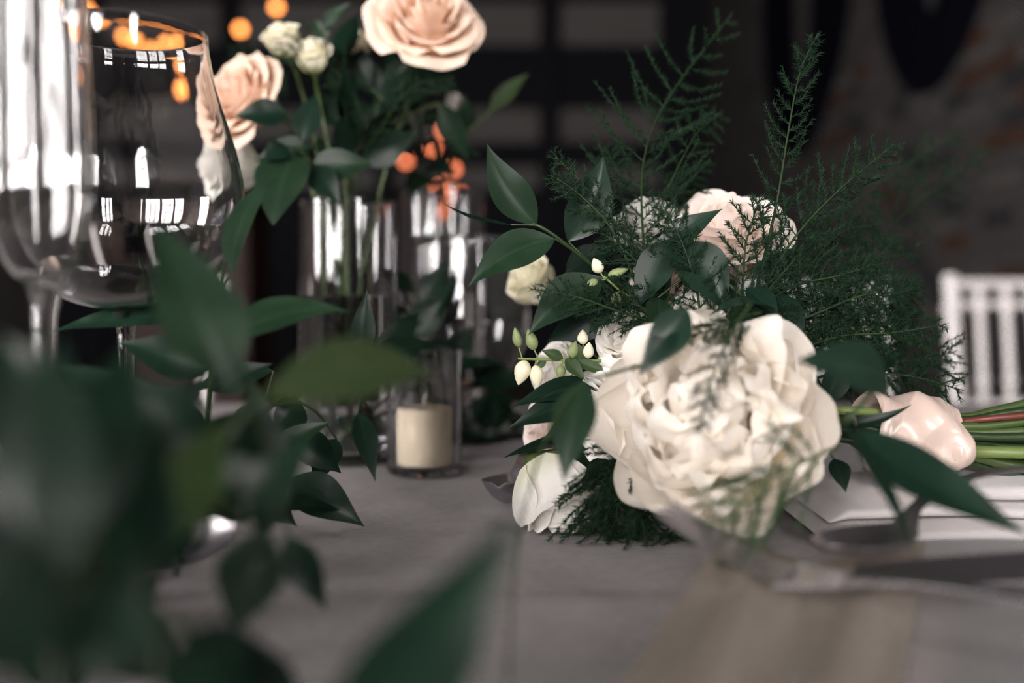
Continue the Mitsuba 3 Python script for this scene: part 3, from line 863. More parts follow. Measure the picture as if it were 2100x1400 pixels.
def ribbon():
    n, m = 60, 72
    c = spline([at(1782, 884, .53), at(1870, 893, .53), at(1960, 903, .53)], n)
    u = np.linspace(0, 1, n)
    ang = np.linspace(0, 2 * np.pi, m, endpoint=False)
    U, A = np.meshgrid(u, ang, indexing='ij')
    base = 0.0192 + 0.0006 * U + 0.0028 * np.maximum(0.12 - U, 0) / 0.12 - 0.0035 * np.maximum(U - 0.88, 0) / 0.12
    fold = 0.0024 * np.sin(2.2 * A + 7 * U + 1.2 * np.sin(3 * U + A)) * (0.4 + U * (1 - U) * 3) + 0.0011 * np.sin(3 * A - 11 * U + 2) - 0.0013 * np.abs(np.sin(2.5 * A + 9 * U + 0.8 * np.sin(5 * U))) ** 0.6 + 0.0010
    R = base + fold
    p = c[:, None] + np.stack([0.003 * np.sin(2 * A + 1) * (U - 0.5) * 2, R * np.cos(A) * 1.0, R * np.sin(A) * 1.04], -1)
    inner = c[:, None] + np.stack([0 * A, (R - 0.0012) * np.cos(A), (R - 0.0012) * np.sin(A) * 1.04], -1)
    v = np.vstack([p.reshape(-1, 3), inner.reshape(-1, 3)])
    f = grid_faces(n, m, True)
    g = f[:, ::-1] + n * m
    j = np.arange(m)
    k = (j + 1) % m
    e0 = np.stack([k, j, j + n * m, k + n * m], 1)
    o = (n - 1) * m
    e1 = np.stack([o + j, o + k, o + k + n * m, o + j + n * m], 1)
    return v, np.vstack([f[:, ::-1], g[:, ::-1], e0[:, ::-1], e1[:, ::-1]])


obj('ribbon', ribbon(), 'satin', B, smooth=True, label='blush satin ribbon wrapped round the stems')
for px, py in ((1893, 956), (1853, 957)):
    p = at(px, py, .5105)
    g = trimesh.creation.icosphere(2, 0.0021)
    g.apply_translation(p)
    obj('pearl_pin', g, 'pearl', B, smooth=True, label='round pearl pin head in the ribbon')
r = np.random.default_rng(17)
sm = ['stem_dark', 'stem_green', 'stem_dark', 'stem_green', 'stem_dark']
core = spline(RB, 30)
hands = [(a, q) for q, a in ((0.0035, 5), (0.0080, 10), (0.0103, 13)) for a in np.arange(a) * 2 * np.pi / a + q * 90]
for k, (a, q) in enumerate(hands):
    rr = 0.0022 + r.uniform(-0.0005, 0.0007)
    off = np.array([0, q * math.cos(a), q * math.sin(a)])
    wide = off * 1.3
    hd = HEADS[k % len(HEADS)] if k < 11 else at(r.uniform(1560, 1650), r.uniform(700, 860), r.uniform(.52, .58))
    end = at(2190, 905 + r.uniform(-6, 6), .54) + wide * 1.85 + np.array([r.uniform(-0.01, 0.02), 0, 0])
    near = hd * 0.35 + at(1700, 870, .54) * 0.65
    path = [hd, near, at(1782, 886, .53) + off * 0.95, at(1965, 900, .53) + off * 1.1, at(2050, 905, .533) + wide * 1.25, end]
    obj('stem', tube(path, [rr * 0.8, rr, rr * 1.1], 8, 40), sm[k % 5], B, smooth=True)
obj('stem', tube([at(1940, 890, .53), at(1970, 868, .526), at(1985, 863, .523), at(2050, 856, .516), at(2170, 846, .512)], 0.0017, 8, 30), 'stem_red', B, smooth=True, label='thin red stem')
obj('stem', tube([at(1950, 908, .530), at(1975, 921, .524), at(1990, 925, .520), at(2050, 927, .512), at(2170, 930, .505)], 0.0031, 10, 30), 'stem_bright', B, smooth=True, label='bright green stem')
obj('stem', tube([at(1690, 840, .52), at(1740, 842, .513), at(1790, 846, .515), at(1880, 870, .53)], 0.0024, 10, 30), 'stem_bright', B, smooth=True, label='bright green stem')

bl = [
    L((1100, 460, .53), (998, 293, .525), 84, normal=(.2, -1, .2), side=-0.10, mat='leaf_mid'),
    L((1048, 461, .53), (903, 413, .53), 38, normal=(0, -.25, 1), bend=-0.08),
    L((1138, 490, .53), (960, 588, .52), 88, normal=(.1, -.9, .5), side=0.07, mat='leaf_mid'),
    L((1165, 495, .545), (1237, 318, .55), 92, normal=(.2, -1, .1), side=0.06, mat='leaf_gloss'),
    L((1235, 572, .53), (1083, 688, .52), 92, normal=(0, -.9, .4), side=0.06, mat='leaf_mid'),
    L((1260, 620, .545), (1120, 700, .55), 85, normal=(0, -.9, -.1)),
    L((1345, 520, .525), (1482, 428, .52), 62, normal=(.1, -.8, .6), mat='leaf_gloss'),
    L((1385, 500, .52), (1490, 645, .515), 120, normal=(.4, -.9, .1), mat='leaf_gloss', side=-0.05),
    L((1380, 490, .52), (1300, 640, .52), 80, normal=(-.3, -.9, .3)),
    L((1350, 610, .52), (1352, 725, .50), 78, normal=(.3, -.9, .1), mat='leaf_mid'),
    L((1235, 790, .53), (1048, 835, .52), 62, normal=(0, -.7, .7), bend=.08),
    L((1230, 810, .525), (1042, 878, .515), 72, normal=(0, -.8, .55), bend=.06),
    L((1240, 850, .53), (1110, 905, .54), 70, normal=(0, -.8, .5)),
    L((1190, 905, .55), (1030, 940, .54), 44, normal=(0, -.4, .9)),
    L((1210, 960, .54), (1180, 900, .53), 40, normal=(-.2, -.9, .3), mat='leaf_mid'),
    L((1260, 950, .515), (1190, 1000, .51), 60, normal=(-.2, -.9, .4)),
    L((1330, 1020, .50), (1455, 1020, .49), 115, normal=(0, -1, .2), blunt=1.0, mat='leaf_dark'),
    L((1590, 640, .49), (1450, 650, .47), 50, normal=(0, -.3, .95), bend=.14, mat='leaf_gloss'),
    L((1530, 590, .50), (1600, 660, .49), 60, normal=(0, -.7, .7)),
    L((1600, 600, .52), (1640, 720, .51), 60, normal=(.2, -.9, .4)),
    L((1690, 830, .53), (1740, 700, .53), 60, normal=(.2, -1, .2)),
    L((1700, 800, .54), (1860, 720, .56), 50, normal=(.1, -.9, .4)),
    # leaves that stand out towards the camera
    L((1815, 770, .40), (1635, 740, .37), 115, normal=(.2, -.9, .4), blunt=.6, mat='leaf_gloss'),
    L((1722, 862, .385), (1880, 1150, .345), 74, normal=(.6, -.8, .2), side=.05),
    L((1740, 885, .39), (2115, 1100, .36), 118, normal=(0, -.8, .6), side=.06),
    L((1710, 940, .50), (1735, 1010, .49), 45, normal=(0, -.9, .4)),
    L((1700, 868, .505), (1872, 828, .492), 26, normal=(0, -.9, .4), side=.10),
    L((1200, 700, .55), (1290, 620, .56), 60, normal=(0, -.9, .3)),
    L((1160, 560, .56), (1260, 500, .57), 60, normal=(0, -.9, .3)),
    L((1250, 730, .56), (1150, 660, .57), 60, normal=(0, -.9, .3)),
    L((1560, 700, .54), (1600, 560, .56), 70, normal=(0, -.9, .3)),
    L((1300, 640, .56), (1380, 560, .57), 70, normal=(0, -.9, .3)),
]
sprig(None, None, None, [px_path((1720, 870, .53), (1560, 760, .56), (1380, 640, .55), (1240, 560, .545), (1130, 478, .53), (1085, 455, .53)),
                         px_path((1640, 830, .55), (1450, 800, .57), (1300, 790, .54), (1225, 795, .53)),
                         px_path((1600, 800, .56), (1400, 900, .55), (1280, 930, .53), (1200, 925, .55)),
                         px_path((1720, 870, .53), (1640, 720, .53), (1560, 640, .52), (1440, 540, .52), (1375, 500, .525)),
                         px_path((1760, 885, .53), (1745, 850, .45), (1735, 865, .395), (1800, 790, .40))], bl, parent=B, stem_mat='stem_dark')


# small buds on pale stalks
def bud(px, py, d, ln, w, direction, m='bud_green', stalk=None):
    p = at(px, py, d)
    g = lathe([(0, 0)] + [(w / 2 * math.sin(math.pi * a ** 0.75) ** 0.8, ln * a) for a in np.linspace(0.06, 0.96, 9)] + [(0, ln)], 14)
    g.apply_transform(orient(direction, p))
    obj('bud', g, m, B, smooth=True)
    if stalk is not None:
        obj('bud_stalk', tube([at(*stalk), p], 0.0005, 5, 5), 'stem_bright', B, smooth=True)


def cale(dx, dy):
    return np.array([dx, -0.1, -dy])


for px, py, ln, w, dx, dy, m, st in [
        (1064, 712, .011, .0052, -0.2, -1, 'bud_green', (1072, 738, .53)), (1096, 718, .012, .0066, -0.3, -1, 'bud_green', (1105, 737, .53)), (1078, 738, .014, .0090, -0.3, 1, 'bud_white', (1085, 735, .53)),
        (1098, 748, .013, .0075, 0.1, 1, 'bud_white', (1100, 737, .53)), (1150, 748, .008, .0055, 0, 1, 'bud_green', (1160, 738, .53)), (1232, 560, .009, .0066, -0.5, -1, 'bud_white', (1240, 572, .53)),
        (1228, 576, .011, .0060, -1, 0.45, 'bud_green', (1244, 572, .53)), (1246, 566, .012, .0052, 1, -0.35, 'bud_green', (1244, 570, .53)), (1262, 600, .008, .0060, 0.1, 1, 'bud_green', (1275, 598, .53)),
        (1310, 602, .011, .0060, 0.1, -1, 'bud_green', (1312, 612, .53)), (1205, 735, .009, .006, 0.1, -1, 'bud_white', (1215, 740, .535)), (1195, 706, .008, .006, 0, -1, 'bud_white', (1205, 725, .535)),
        (1170, 735, .010, .006, .3, -1, 'bud_green', (1180, 738, .535))]:
    bud(px, py, .53, ln, w, cale(dx, dy), m, st)
obj('bud_stem', tube(px_path((1062, 735, .53), (1140, 738, .53), (1260, 742, .535), (1330, 760, .55)), [.0007, .0011], 6, 20), 'stem_bright', B, smooth=True, label='pale green stalk carrying buds')
obj('bud_stem', tube(px_path((1238, 566, .53), (1265, 590, .53), (1310, 625, .535), (1390, 700, .55)), [.0006, .0010], 6, 20), 'stem_bright', B, smooth=True, label='pale green stalk carrying buds')
for b, tp, w in (((1160, 735, .53), (1200, 780, .525), 30), ((1180, 740, .53), (1260, 770, .525), 24), ((1155, 735, .53), (1110, 718, .53), 24), ((1190, 745, .53), (1180, 700, .53), 40), ((1120, 737, .53), (1095, 760, .53), 16)):
    q = L(b, tp, w)
    g, uv = leaf(**q)
    obj('leaf', g, 'leaf_light', B, uv=uv)

# ferns of the bouquet
fern(B, px_path((1340, 640, .54), (1318, 470, .56), (1322, 320, .58), (1375, 195, .61), (1500, 30, .66)), 0.050, 34, 50, droop=-0.05, start=0.2)
fern(B, px_path((1330, 640, .53), (1290, 500, .535), (1215, 400, .535), (1128, 308, .54)), 0.016, 24, 51, start=0.3)
fern(B, px_path((1320, 620, .53), (1260, 480, .525), (1190, 400, .525), (1128, 358, .525)), 0.015, 22, 52, start=0.3)
fern(B, px_path((1540, 640, .53), (1590, 430, .535), (1615, 280, .54), (1640, 150, .545), (1675, 72, .55)), 0.019, 36, 53, taper=0.9, start=0.1, droop=-0.2)
fern(B, px_path((1540, 640, .53), (1620, 500, .53), (1720, 390, .53), (1835, 295, .53)), 0.026, 34, 54, droop=-0.1)
fern(B, px_path((1580, 640, .56), (1690, 470, .62), (1830, 360, .69), (1975, 270, .74)), 0.036, 30, 55, droop=0.0)
fern(B, px_path((1600, 660, .56), (1760, 520, .64), (1880, 420, .70), (2040, 300, .76)), 0.036, 30, 56, droop=0.1)
fern(B, px_path((1520, 660, .52), (1620, 590, .52), (1720, 565, .52), (1800, 540, .52)), 0.022, 26, 57)
fern(B, px_path((1560, 690, .52), (1680, 640, .52), (1770, 605, .52), (1850, 598, .52)), 0.022, 26, 58)
fern(B, px_path((1600, 730, .525), (1720, 690, .525), (1830, 682, .525), (1940, 665, .525)), 0.020, 28, 59)
fern(B, px_path((1660, 800, .54), (1760, 770, .55), (1860, 770, .55), (1975, 800, .55)), 0.030, 28, 60, droop=0.15)
fern(B, px_path((1660, 780, .55), (1780, 740, .57), (1880, 740, .58), (1960, 720, .58)), 0.030, 28, 61)
fern(B, px_path((1340, 660, .52), (1260, 635, .51), (1180, 608, .505), (1088, 592, .505)), 0.017, 22, 62, start=0.05, taper=1.0)
fern(B, px_path((1540, 620, .44), (1490, 700, .42), (1455, 790, .405), (1435, 885, .40)), 0.012, 20, 63)
fern(B, px_path((1720, 915, .40), (1620, 960, .385), (1530, 1020, .38), (1450, 1115, .375)), 0.030, 26, 64, m='fern_light', dense=0.8)
for k, (x0, x1, y1) in enumerate(((1285, 1280, 1000), (1300, 1330, 1040), (1290, 1215, 1040), (1310, 1380, 1080), (1290, 1265, 1060))):
    fern(B, px_path((x0 + 10 * k - 20, 870 + 12 * k, .505), ((x0 + x1) / 2, 960, .495), (x1, y1, .50), (x1 - 15 + 8 * k, y1 + 55, .515)), 0.030, 26, 65 + k, dense=1.2, ndl=0.0065)
fern(B, px_path((1420, 700, .53), (1370, 600, .525), (1300, 530, .525), (1240, 480, .525)), 0.024, 26, 70)
fern(B, px_path((1440, 700, .52), (1430, 600, .515), (1400, 500, .515), (1360, 420, .52)), 0.024, 26, 71)
fern(B, px_path((1480, 700, .52), (1520, 600, .52), (1530, 500, .525), (1560, 400, .53)), 0.026, 28, 72)
fern(B, px_path((1420, 690, .525), (1340, 640, .52), (1270, 620, .515), (1200, 640, .515)), 0.022, 24, 73)
fern(B, px_path((1560, 680, .53), (1650, 560, .56), (1720, 480, .58), (1800, 460, .60)), 0.034, 28, 74)
fern(B, px_path((1500, 690, .515), (1530, 640, .51), (1570, 600, .51), (1640, 520, .52)), 0.026, 26, 75)
fern(B, px_path((1640, 720, .55), (1740, 640, .58), (1810, 560, .60), (1830, 480, .62)), 0.036, 28, 76)
fern(B, px_path((1560, 640, .475), (1520, 650, .46), (1480, 670, .455), (1410, 690, .45)), 0.014, 18, 77)

rr = np.random.default_rng(90)
for k in range(9):
    a, b, d = rr.uniform(1520, 1640), rr.uniform(640, 760), rr.uniform(.53, .58)
    ex, ey = rr.uniform(1740, 1900), rr.uniform(560, 800)
    fern(B, px_path((a, b, d), (a * .6 + ex * .4, b * .6 + ey * .4 - 25, d + .01), (a * .2 + ex * .8, b * .2 + ey * .8 - 12, d + .03), (ex, ey, d + .04)), 0.024, 24, 91 + k)
for k, (ex, ey) in enumerate(((1450, 330), (1480, 230), (1420, 420), (1240, 300))):
    fern(B, px_path((1340, 620, .56), (1330 + 6 * k, 480, .58), (ex * .6 + 1325 * .4, ey + 60, .60), (ex, ey, .63)), 0.026, 24, 110 + k)

# ------------------------------------------------------------------ greenery runner: single branches
G = 'greenery branches laid along the table'


def branch(label, paths, leaves, **kw):
    return sprig('greenery_branch', label, 'branch', paths, leaves, group=G, **kw)


branch('leafy branch with twig standing before the large wine glass', [px_path((360, 1180, .43), (420, 900, .46), (444, 680, .47), (462, 530, .46)), px_path((440, 700, .47), (360, 660, .48), (300, 560, .5), (275, 485, .5))],
       [L((477, 565, .45), (594, 342, .47), 66, normal=(-.4, -.9, .2), side=-.12, mat='leaf_mid'), L((408, 655, .48), (104, 682, .48), 68, normal=(0, -.7, .7), bend=.08, mat='leaf_dark'),
        L((455, 705, .43), (722, 640, .44), 96, normal=(0, -.7, .7), side=-.10, mat='leaf_mid'), L((460, 695, .46), (466, 635, .46), 20), L((430, 760, .45), (240, 700, .44), 90, normal=(0, -.9, .4)),
        L((450, 620, .46), (395, 560, .46), 40), L((430, 800, .46), (560, 745, .47), 60), L((410, 900, .45), (330, 800, .44), 80), L((420, 560, .49), (300, 640, .5), 80)])
branch('branch of pointed leaves reaching towards the candle, lowest tip on the cloth', [px_path((330, 1120, .44), (480, 930, .48), (600, 790, .52), (740, 730, .56), (820, 745, .60))],
       [L((735, 740, .56), (752, 590, .56), 52, normal=(.3, -.9, .2)), L((660, 770, .54), (745, 690, .53), 60), L((553, 930, .50), (683, 863, .50), 52, normal=(.2, -.8, .6), mat='leaf_mid'),
        L((470, 885, .49), (557, 813, .49), 44, normal=(.2, -.8, .6), mat='leaf_mid'), L((735, 845, .58), (770, 988, .56), 50, normal=(.2, -.9, .3)),
        L((590, 985, .51), (748, 1080, .505), 92, normal=(-.2, -.8, .6), bend=.16, mat='leaf_dark'), L((560, 1045, .47), (700, 1045, .5), 70, normal=(0, -.4, .9)),
        L((560, 760, .5), (385, 805, .49), 62, normal=(0, -.7, .7), mat='leaf_mid'), L((400, 870, .46), (300, 790, .48), 70, mat='leaf_light'), L((620, 830, .53), (560, 900, .52), 70),
        L((690, 900, .55), (640, 1000, .53), 60), L((760, 740, .57), (880, 700, .60), 60), L((780, 735, .6), (860, 640, .62), 60), L((600, 880, .52), (700, 970, .53), 70), L((500, 980, .49), (610, 1080, .49), 80)])
branch('branch behind the candle with dark rounded leaves against the vases', [px_path((700, 900, .72), (800, 800, .75), (860, 680, .78), (850, 590, .79)), px_path((800, 800, .75), (930, 760, .80), (1010, 800, .84))],
       auto_leaves(px_path((700, 900, .72), (800, 800, .75), (860, 680, .78), (850, 590, .79)), 10, 0.05, 0.026, 81) + auto_leaves(px_path((800, 800, .75), (930, 760, .80), (1010, 800, .84)), 10, 0.05, 0.024, 82) +
       [L((840, 690, .77), (925, 600, .77), 70), L((850, 700, .77), (820, 640, .77), 60)])
branch('low dark branch on the cloth behind the candle', [px_path((640, 900, .80), (800, 905, .84), (960, 905, .88), (1060, 880, .90))],
       auto_leaves(px_path((640, 900, .80), (800, 905, .84), (960, 905, .88), (1060, 880, .90)), 16, 0.055, 0.026, 83))
branch('branch with blurred olive leaf pointing right before the candle', [px_path((240, 1300, .24), (400, 1000, .26), (500, 850, .27), (570, 800, .28))],
       [L((540, 812, .27), (897, 770, .33), 132, normal=(.1, -1, .3), side=-.05, mat='leaf_olive'), L((470, 790, .29), (315, 455, .30), 175, normal=(.6, -.8, -.2), mat='leaf_mid'),
        L((545, 1085, .28), (478, 1300, .28), 140, normal=(.2, -.8, .6), mat='leaf_gloss'), L((590, 1100, .33), (670, 1250, .33), 78, normal=(.1, -1, .1)),
        L((500, 1060, .27), (640, 890, .29), 100, normal=(.3, -.7, .7), mat='leaf_gloss'), L((330, 1120, .24), (460, 860, .26), 150, normal=(.2, -.7, .8), mat='leaf_light'),
        L((420, 900, .28), (250, 780, .28), 140), L((420, 1000, .27), (560, 960, .28), 100, mat='leaf_mid'), L((380, 1050, .26), (300, 1200, .25), 130)])
branch('nearest branch, a dark blur in the lower left corner', [px_path((120, 1560, .20), (120, 1200, .21), (200, 900, .23), (230, 740, .24)), px_path((120, 1300, .20), (300, 1250, .22), (450, 1330, .24))],
       [L((60, 1250, .18), (120, 690, .20), 230, normal=(.3, -.8, .6), mat='leaf_gloss'), L((180, 1100, .20), (270, 700, .23), 190), L((240, 1250, .21), (330, 900, .23), 200), L((120, 900, .22), (0, 680, .23), 150),
        L((60, 1400, .18), (0, 1000, .18), 200), L((200, 1400, .19), (260, 1150, .2), 220), L((320, 1400, .22), (560, 1330, .25), 170), L((150, 1000, .22), (330, 860, .25), 150),
        L((380, 1300, .23), (500, 1420, .24), 150), L((200, 950, .23), (140, 780, .24), 130), L((450, 1360, .24), (620, 1420, .26), 130), L((150, 1200, .2), (20, 1120, .2), 170)])
EDGE = [[(-0.34, 0.07, TZ + .02), (-0.27, 0.06, TZ + .09), (-0.22, 0.06, TZ + .15)], [(-0.26, 0.09, TZ + .02), (-0.19, 0.08, TZ + .08), (-0.15, 0.07, TZ + .14)],
        [(-0.22, 0.07, TZ + .02), (-0.14, 0.06, TZ + .07), (-0.105, 0.05, TZ + .12)], [(-0.34, 0.17, TZ + .02), (-0.26, 0.20, TZ + .06), (-0.21, 0.25, TZ + .08)]]
branch('leafy end of the greenery standing up beside the camera at the left edge', EDGE,
       auto_leaves(EDGE[0], 26, 0.06, 0.032, 121, ('leaf_dark',)) + auto_leaves(EDGE[1], 26, 0.056, 0.030, 122, ('leaf_dark',)) + auto_leaves(EDGE[2], 20, 0.045, 0.026, 123, ('leaf_dark',)) + auto_leaves(EDGE[3], 18, 0.05, 0.026, 124))
fill, fr = [], np.random.default_rng(131)
for bb, tt, ww in (((420, 1050, .37), (606, 950, .38), 105), ((395, 950, .40), (565, 1055, .41), 95), ((300, 1075, .36), (500, 930, .38), 110), ((480, 900, .40), (590, 1000, .41), 80), ((250, 950, .35), (430, 1040, .37), 110),
                   ((180, 1330, .30), (330, 1180, .31), 130), ((90, 1250, .30), (240, 1120, .31), 140), ((60, 1400, .29), (200, 1300, .3), 140)):
    fill.append(L(bb, tt, ww, normal=(.5, -.85, -.15), mat='leaf_dark', bend=.06))
while len(fill) < 34:
    bx, by, bd = fr.uniform(40, 560), fr.uniform(860, 1420), fr.uniform(.26, .42)
    an = fr.uniform(-2.6, 0.5)
    ln = fr.uniform(0.045, 0.060) / bd * FPX
    tx, ty = bx + ln * math.cos(an), by + ln * math.sin(an)
    if any(255 < bx + (tx - bx) * k < 540 and 1050 < by + (ty - by) * k < 1330 for k in (0, .25, .5, .75, 1)) or tx > 640 or ty < 740 or (tx > 500 and ty > 1080):
        continue
    fill.append(L((bx, by, bd), (tx, ty, bd + fr.uniform(-.01, .03)), 0.021 / bd * FPX, normal=(fr.uniform(.2, .8), -.8, fr.uniform(-.4, .4)), mat=('leaf_dark', 'leaf_dark', 'leaf_mid')[len(fill) % 3], bend=.07))
branch('dense middle branch of the greenery, a tangle of dark leaves left of the bare cloth', [px_path((20, 1330, .30), (120, 1150, .31), (240, 1020, .33), (400, 960, .35), (540, 930, .38)), px_path((120, 1150, .31), (60, 1000, .33), (150, 880, .35), (300, 850, .38))], fill)
branch('single upright dark leaf blurred at the bottom, on its own stalk', [px_path((560, 1760, .22), (620, 1690, .21), (680, 1610, .205))],
       [L((680, 1610, .205), (1064, 1050, .205), 235, normal=(.15, -1, -.1), side=-.02, mat='leaf_dark')])
branch('thin trailing branch hanging before the rosebud', [px_path((1330, 745, .43), (1240, 770, .41), (1190, 790, .40), (1120, 900, .38), (1068, 1080, .35), (1045, 1300, .29), (1040, 1520, .25))],
       [L((1195, 782, .40), (1155, 990, .385), 92, normal=(-.2, -.9, .3), mat='leaf_mid'), L((1410, 632, .43), (1308, 772, .42), 82, normal=(.2, -.9, .4), mat='leaf_gloss'), L((1330, 745, .42), (1400, 640, .43), 50)], stem_r=0.0006)


# ------------------------------------------------------------------ cutlery, napkins, plate
def loft(st, ns=9, thick=0.0013):
    """Stations (t, half width, height, dish depth): a closed strip along x."""
    st = np.asarray(st, float)
    s = np.linspace(-1, 1, ns)
    n = len(st)
    top = np.stack([np.repeat(st[:, :1], ns, 1), st[:, 1:2] * s, st[:, 2:3] + st[:, 3:4] * (s ** 2 - 1)], -1)
    bot = top - np.array([0, 0, thick]) * (1 - 0.6 * np.abs(s[None, :, None]) ** 4)
    ring = np.concatenate([top, bot[:, ::-1]], 1)
    m = 2 * ns
    f = grid_faces(n, m, True)
    v = ring.reshape(-1, 3)
    c0, c1 = len(v), len(v) + 1
    v = np.vstack([v, ring[0].mean(0), ring[-1].mean(0)])
    f3 = np.vstack([f[:, [0, 1, 2]], f[:, [0, 2, 3]]])
    j = np.arange(m)
    k = (j + 1) % m
    o = (n - 1) * m
    f3 = np.vstack([f3, np.stack([k, j, j * 0 + c0], 1), np.stack([o + j, o + k, j * 0 + c1], 1)])
    g = trimesh.Trimesh(v, f3, process=False)
    g.fix_normals()
    return g


def spoon_mesh(ln=0.19, bw=0.020, bl=0.062, dish=0.010):
    st = []
    for a in np.linspace(0, 1, 15):
        w = bw * math.sin(math.pi * (0.03 + 0.90 * a)) ** 0.62 * (1 - 0.12 * a)
        st.append((a * bl, max(w, 0.003), 0.004 + 0.004 * (1 - a) ** 2, dish * math.sin(math.pi * min(1, 0.05 + 0.95 * a)) ** 0.7))
    for a in np.linspace(0.05, 1, 14):
        st.append((bl + a * (ln - bl), 0.0032 + 0.0058 * a ** 2.2 - 0.006 * max(0, a - 0.93) / 0.07, 0.004 + 0.014 * math.sin(math.pi * a ** 0.6) * 0.8, 0.0002))
    return loft(st, 11)


def handle_st(x0, x1, z):
    return [(x0 + a * (x1 - x0), 0.0035 + 0.0065 * a ** 1.8 - 0.006 * max(0, a - 0.93) / 0.07, z + 0.004 * math.sin(math.pi * a ** 0.6), 0.0002) for a in np.linspace(0, 1, 14)]


def fork_mesh(ln=0.20):
    ms = []
    for k in range(4):
        y = (k - 1.5) * 0.0050
        s = loft([(a * 0.048, 0.0008 + 0.0011 * min(1, a * 4), 0.019 * (1 - a) ** 1.5, 0.0) for a in np.linspace(0, 1, 9)], 5, 0.0016)
        s.apply_translation((0, y, 0))
        ms.append(s)
    body = [(0.046 + 0.022 * a, 0.0115 * (1 - a) ** 0.5 * 0.9 + 0.0035, 0.001 * a, 0.0012 * (1 - a)) for a in np.linspace(0, 1, 9)]
    ms.append(loft(body + handle_st(0.070, ln, 0.001), 7, 0.0018))
    return join(ms)


def knife_mesh(ln=0.22):
    st = [(0.001, 0.001, 0, 0)] + [(0.11 * a, 0.0045 + 0.0055 * math.sin(math.pi * min(1, 0.15 + 0.5 * a)), 0.0, 0.0) for a in np.linspace(0.05, 1, 9)]
    st += [(0.112 + a * (ln - 0.112), 0.0055 + 0.004 * a, 0.002, 0.0) for a in np.linspace(0, 1, 9)]
    return loft(st, 5, 0.003)


def lay(mesh, tip, end, up=(0, 0, 1), zt=0.0):
    """Moves a mesh made along +x from the origin so that it runs from tip towards end."""
    x = unit(np.asarray(end) - np.asarray(tip))
    y = unit(np.cross(up, x))
    z = np.cross(x, y)
    m = np.eye(4)
    m[:3, 0], m[:3, 1], m[:3, 2], m[:3, 3] = x, y, z, tip
    g = mesh.copy()
    g.apply_transform(m)
    return g


def on_table(px, py, z=0.0):
    """The point of the horizontal plane z above the table seen at the pixel."""
    d = FWD + RIGHT * (px - 1050) / FPX + UP * (700 - py) / FPX
    return EYE + d * ((TZ + z - EYE[2]) / d[2])


q = at(1022, 1010, .560)
solo('teaspoon', lay(spoon_mesh(0.15, 0.0165, 0.048, 0.0125), (q[0], q[1], TZ + 0.0135), (q[0] + 0.25, q[1] + 1, TZ + 0.03)), 'steel', 'polished spoon on the cloth, its bowl beside the white rosebud', 'spoon', smooth=50)
q = on_table(486, 1150, 0.010)
solo('tablespoon', lay(spoon_mesh(0.16, 0.022, 0.060, 0.012), (q[0], q[1], TZ + 0.019), (q[0] - 1, q[1] - 0.12, TZ + 0.024), up=(0, -0.62, 1)), 'steel', 'shiny spoon lying on the cloth under the dark leaves at the left', 'spoon', smooth=50)

# plate with napkin and cutlery in the near right corner
PX, PY = 0.205, 0.305
solo('dinner_plate', lathe([(0, 0.004), (0.075, 0.004), (0.080, 0.002), (0.085, 0.004), (0.128, 0.016), (0.130, 0.0175), (0.128, 0.0190), (0.085, 0.008), (0, 0.007)], 96, (PX, PY, TZ + 0.001)), 'china',
     'white dinner plate under the beige napkin at the near right', 'plate')


def napkin_near():
    n, m = 50, 50
    u, v = np.meshgrid(np.linspace(0, 1, n), np.linspace(0, 1, m), indexing='ij')
    a, b = at(1462, 1105, .405), at(1900, 1110, .415)
    c, d = at(1215, 1640, .255), at(1830, 1560, .26)
    p = a * ((1 - u) * (1 - v))[..., None] + b * (u * (1 - v))[..., None] + c * ((1 - u) * v)[..., None] + d * (u * v)[..., None]
    z = TZ + 0.0212 + 0.002 * np.sin(u * 7 - v * 3 + 0.6) + 0.0012 * np.sin(u * 15 + v * 4) + 0.004 * np.exp(-((u - 0.22 - 0.15 * v) / 0.06) ** 2) - 0.004 * np.exp(-((u - 0.50 - 0.2 * v) / 0.10) ** 2) + 0.003 * np.exp(-((u - 0.8) / 0.12) ** 2)
    p[..., 2] = np.maximum(z, TZ + 0.019)
    top = p.reshape(-1, 3)
    bot = top.copy()
    bot[:, 2] -= 0.002
    f = grid_faces(n, m)
    f3 = np.vstack([f, f[:, ::-1] + n * m])
    i = np.arange(n * m).reshape(n, m)
    loop = np.concatenate([i[:-1, 0], i[-1, :-1], i[:0:-1, -1], i[0, :0:-1]])
    k = np.roll(loop, -1)
    f3 = np.vstack([f3, np.stack([k, loop, loop + n * m, k + n * m], 1)])
    g = trimesh.Trimesh(np.vstack([top, bot]), np.vstack([f3[:, [0, 1, 2]], f3[:, [0, 2, 3]]]), process=False)
    g.fix_normals()
    return g


solo('napkin', napkin_near(), 'napkin_beige', 'beige cloth napkin spread over the plate at the near right, out of focus', 'napkin', smooth=60)


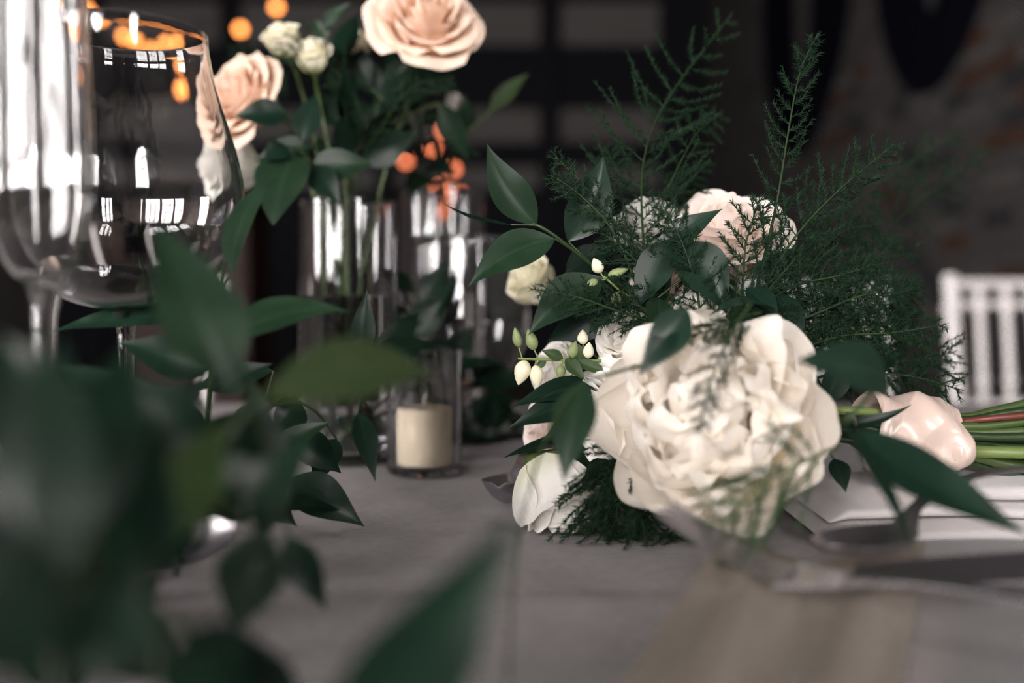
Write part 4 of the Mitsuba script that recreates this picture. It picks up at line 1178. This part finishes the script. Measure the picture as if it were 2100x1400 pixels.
def folded_napkin():
    """Three soft layers, the folds towards the camera."""
    ms = []
    for k, (px, zz, th, dy) in enumerate(((1690, 0.000, 0.010, 0.0), (1700, 0.010, 0.008, 0.010), (1905, 0.018, 0.011, 0.012))):
        x0 = px_x(px, .50)
        n, m = 40, 24
        x = np.linspace(x0, 0.55, n)
        ang = np.linspace(0, 2 * np.pi, m, endpoint=False)
        X, A = np.meshgrid(x, ang, indexing='ij')
        e = np.clip((X - x0) / (0.045 if k == 2 else 0.006), 0, 1)
        e = np.sqrt(1 - (1 - e) ** 2) * 0.97 + 0.03
        hy, hz = 0.055 - 0.004 * k, th / 2 * e
        yy = 0.535 + dy + hy * np.sign(np.cos(A)) * np.abs(np.cos(A)) ** 0.4
        z = TZ + zz + th / 2 * e + hz * np.sign(np.sin(A)) * np.abs(np.sin(A)) ** 0.6 + 0.0008 * np.sin(X * 60 + k)
        v = np.stack([X, yy, z + 0.0035], -1).reshape(-1, 3)
        f = grid_faces(n, m, True)
        f3 = np.vstack([f[:, [0, 1, 2]], f[:, [0, 2, 3]]])
        c = [len(v), len(v) + 1]
        v = np.vstack([v, v[:m].mean(0), v[-m:].mean(0)])
        j = np.arange(m)
        kk = (j + 1) % m
        f3 = np.vstack([f3, np.stack([kk, j, j * 0 + c[0]], 1), np.stack([(n - 1) * m + j, (n - 1) * m + kk, j * 0 + c[1]], 1)])
        g = trimesh.Trimesh(v, f3, process=False)
        g.fix_normals()
        ms.append(g)
    return join(ms)


solo('napkin', folded_napkin(), 'napkin_white', 'white folded napkin under the ribbon and stems of the bouquet', 'napkin', smooth=50)
a = on_table(1366, 1036, 0.048) - (0, 0, 0.019)
b = on_table(1700, 1190, 0.0292)
solo('fork', lay(fork_mesh(), a, b, up=(0, -0.06, 1)), 'steel', 'steel fork on the beige napkin, tines towards the peony', 'fork', smooth=50)
a, b = on_table(1690, 1158, 0.028), on_table(1850, 1095, 0.028)
solo('tablespoon', lay(spoon_mesh(0.19, 0.017, 0.052, 0.005), a, b + (0, -0.012, 0.004)), 'steel', 'steel spoon on the near right napkin, next to the fork', 'spoon', smooth=50)
a, b = on_table(1745, 1180, 0.030), on_table(2100, 1160, 0.030)
solo('knife', lay(knife_mesh(), a, b, up=(0, -0.25, 1)), 'steel', 'steel knife lying in front of the spoon on the near right napkin', 'knife', smooth=50)
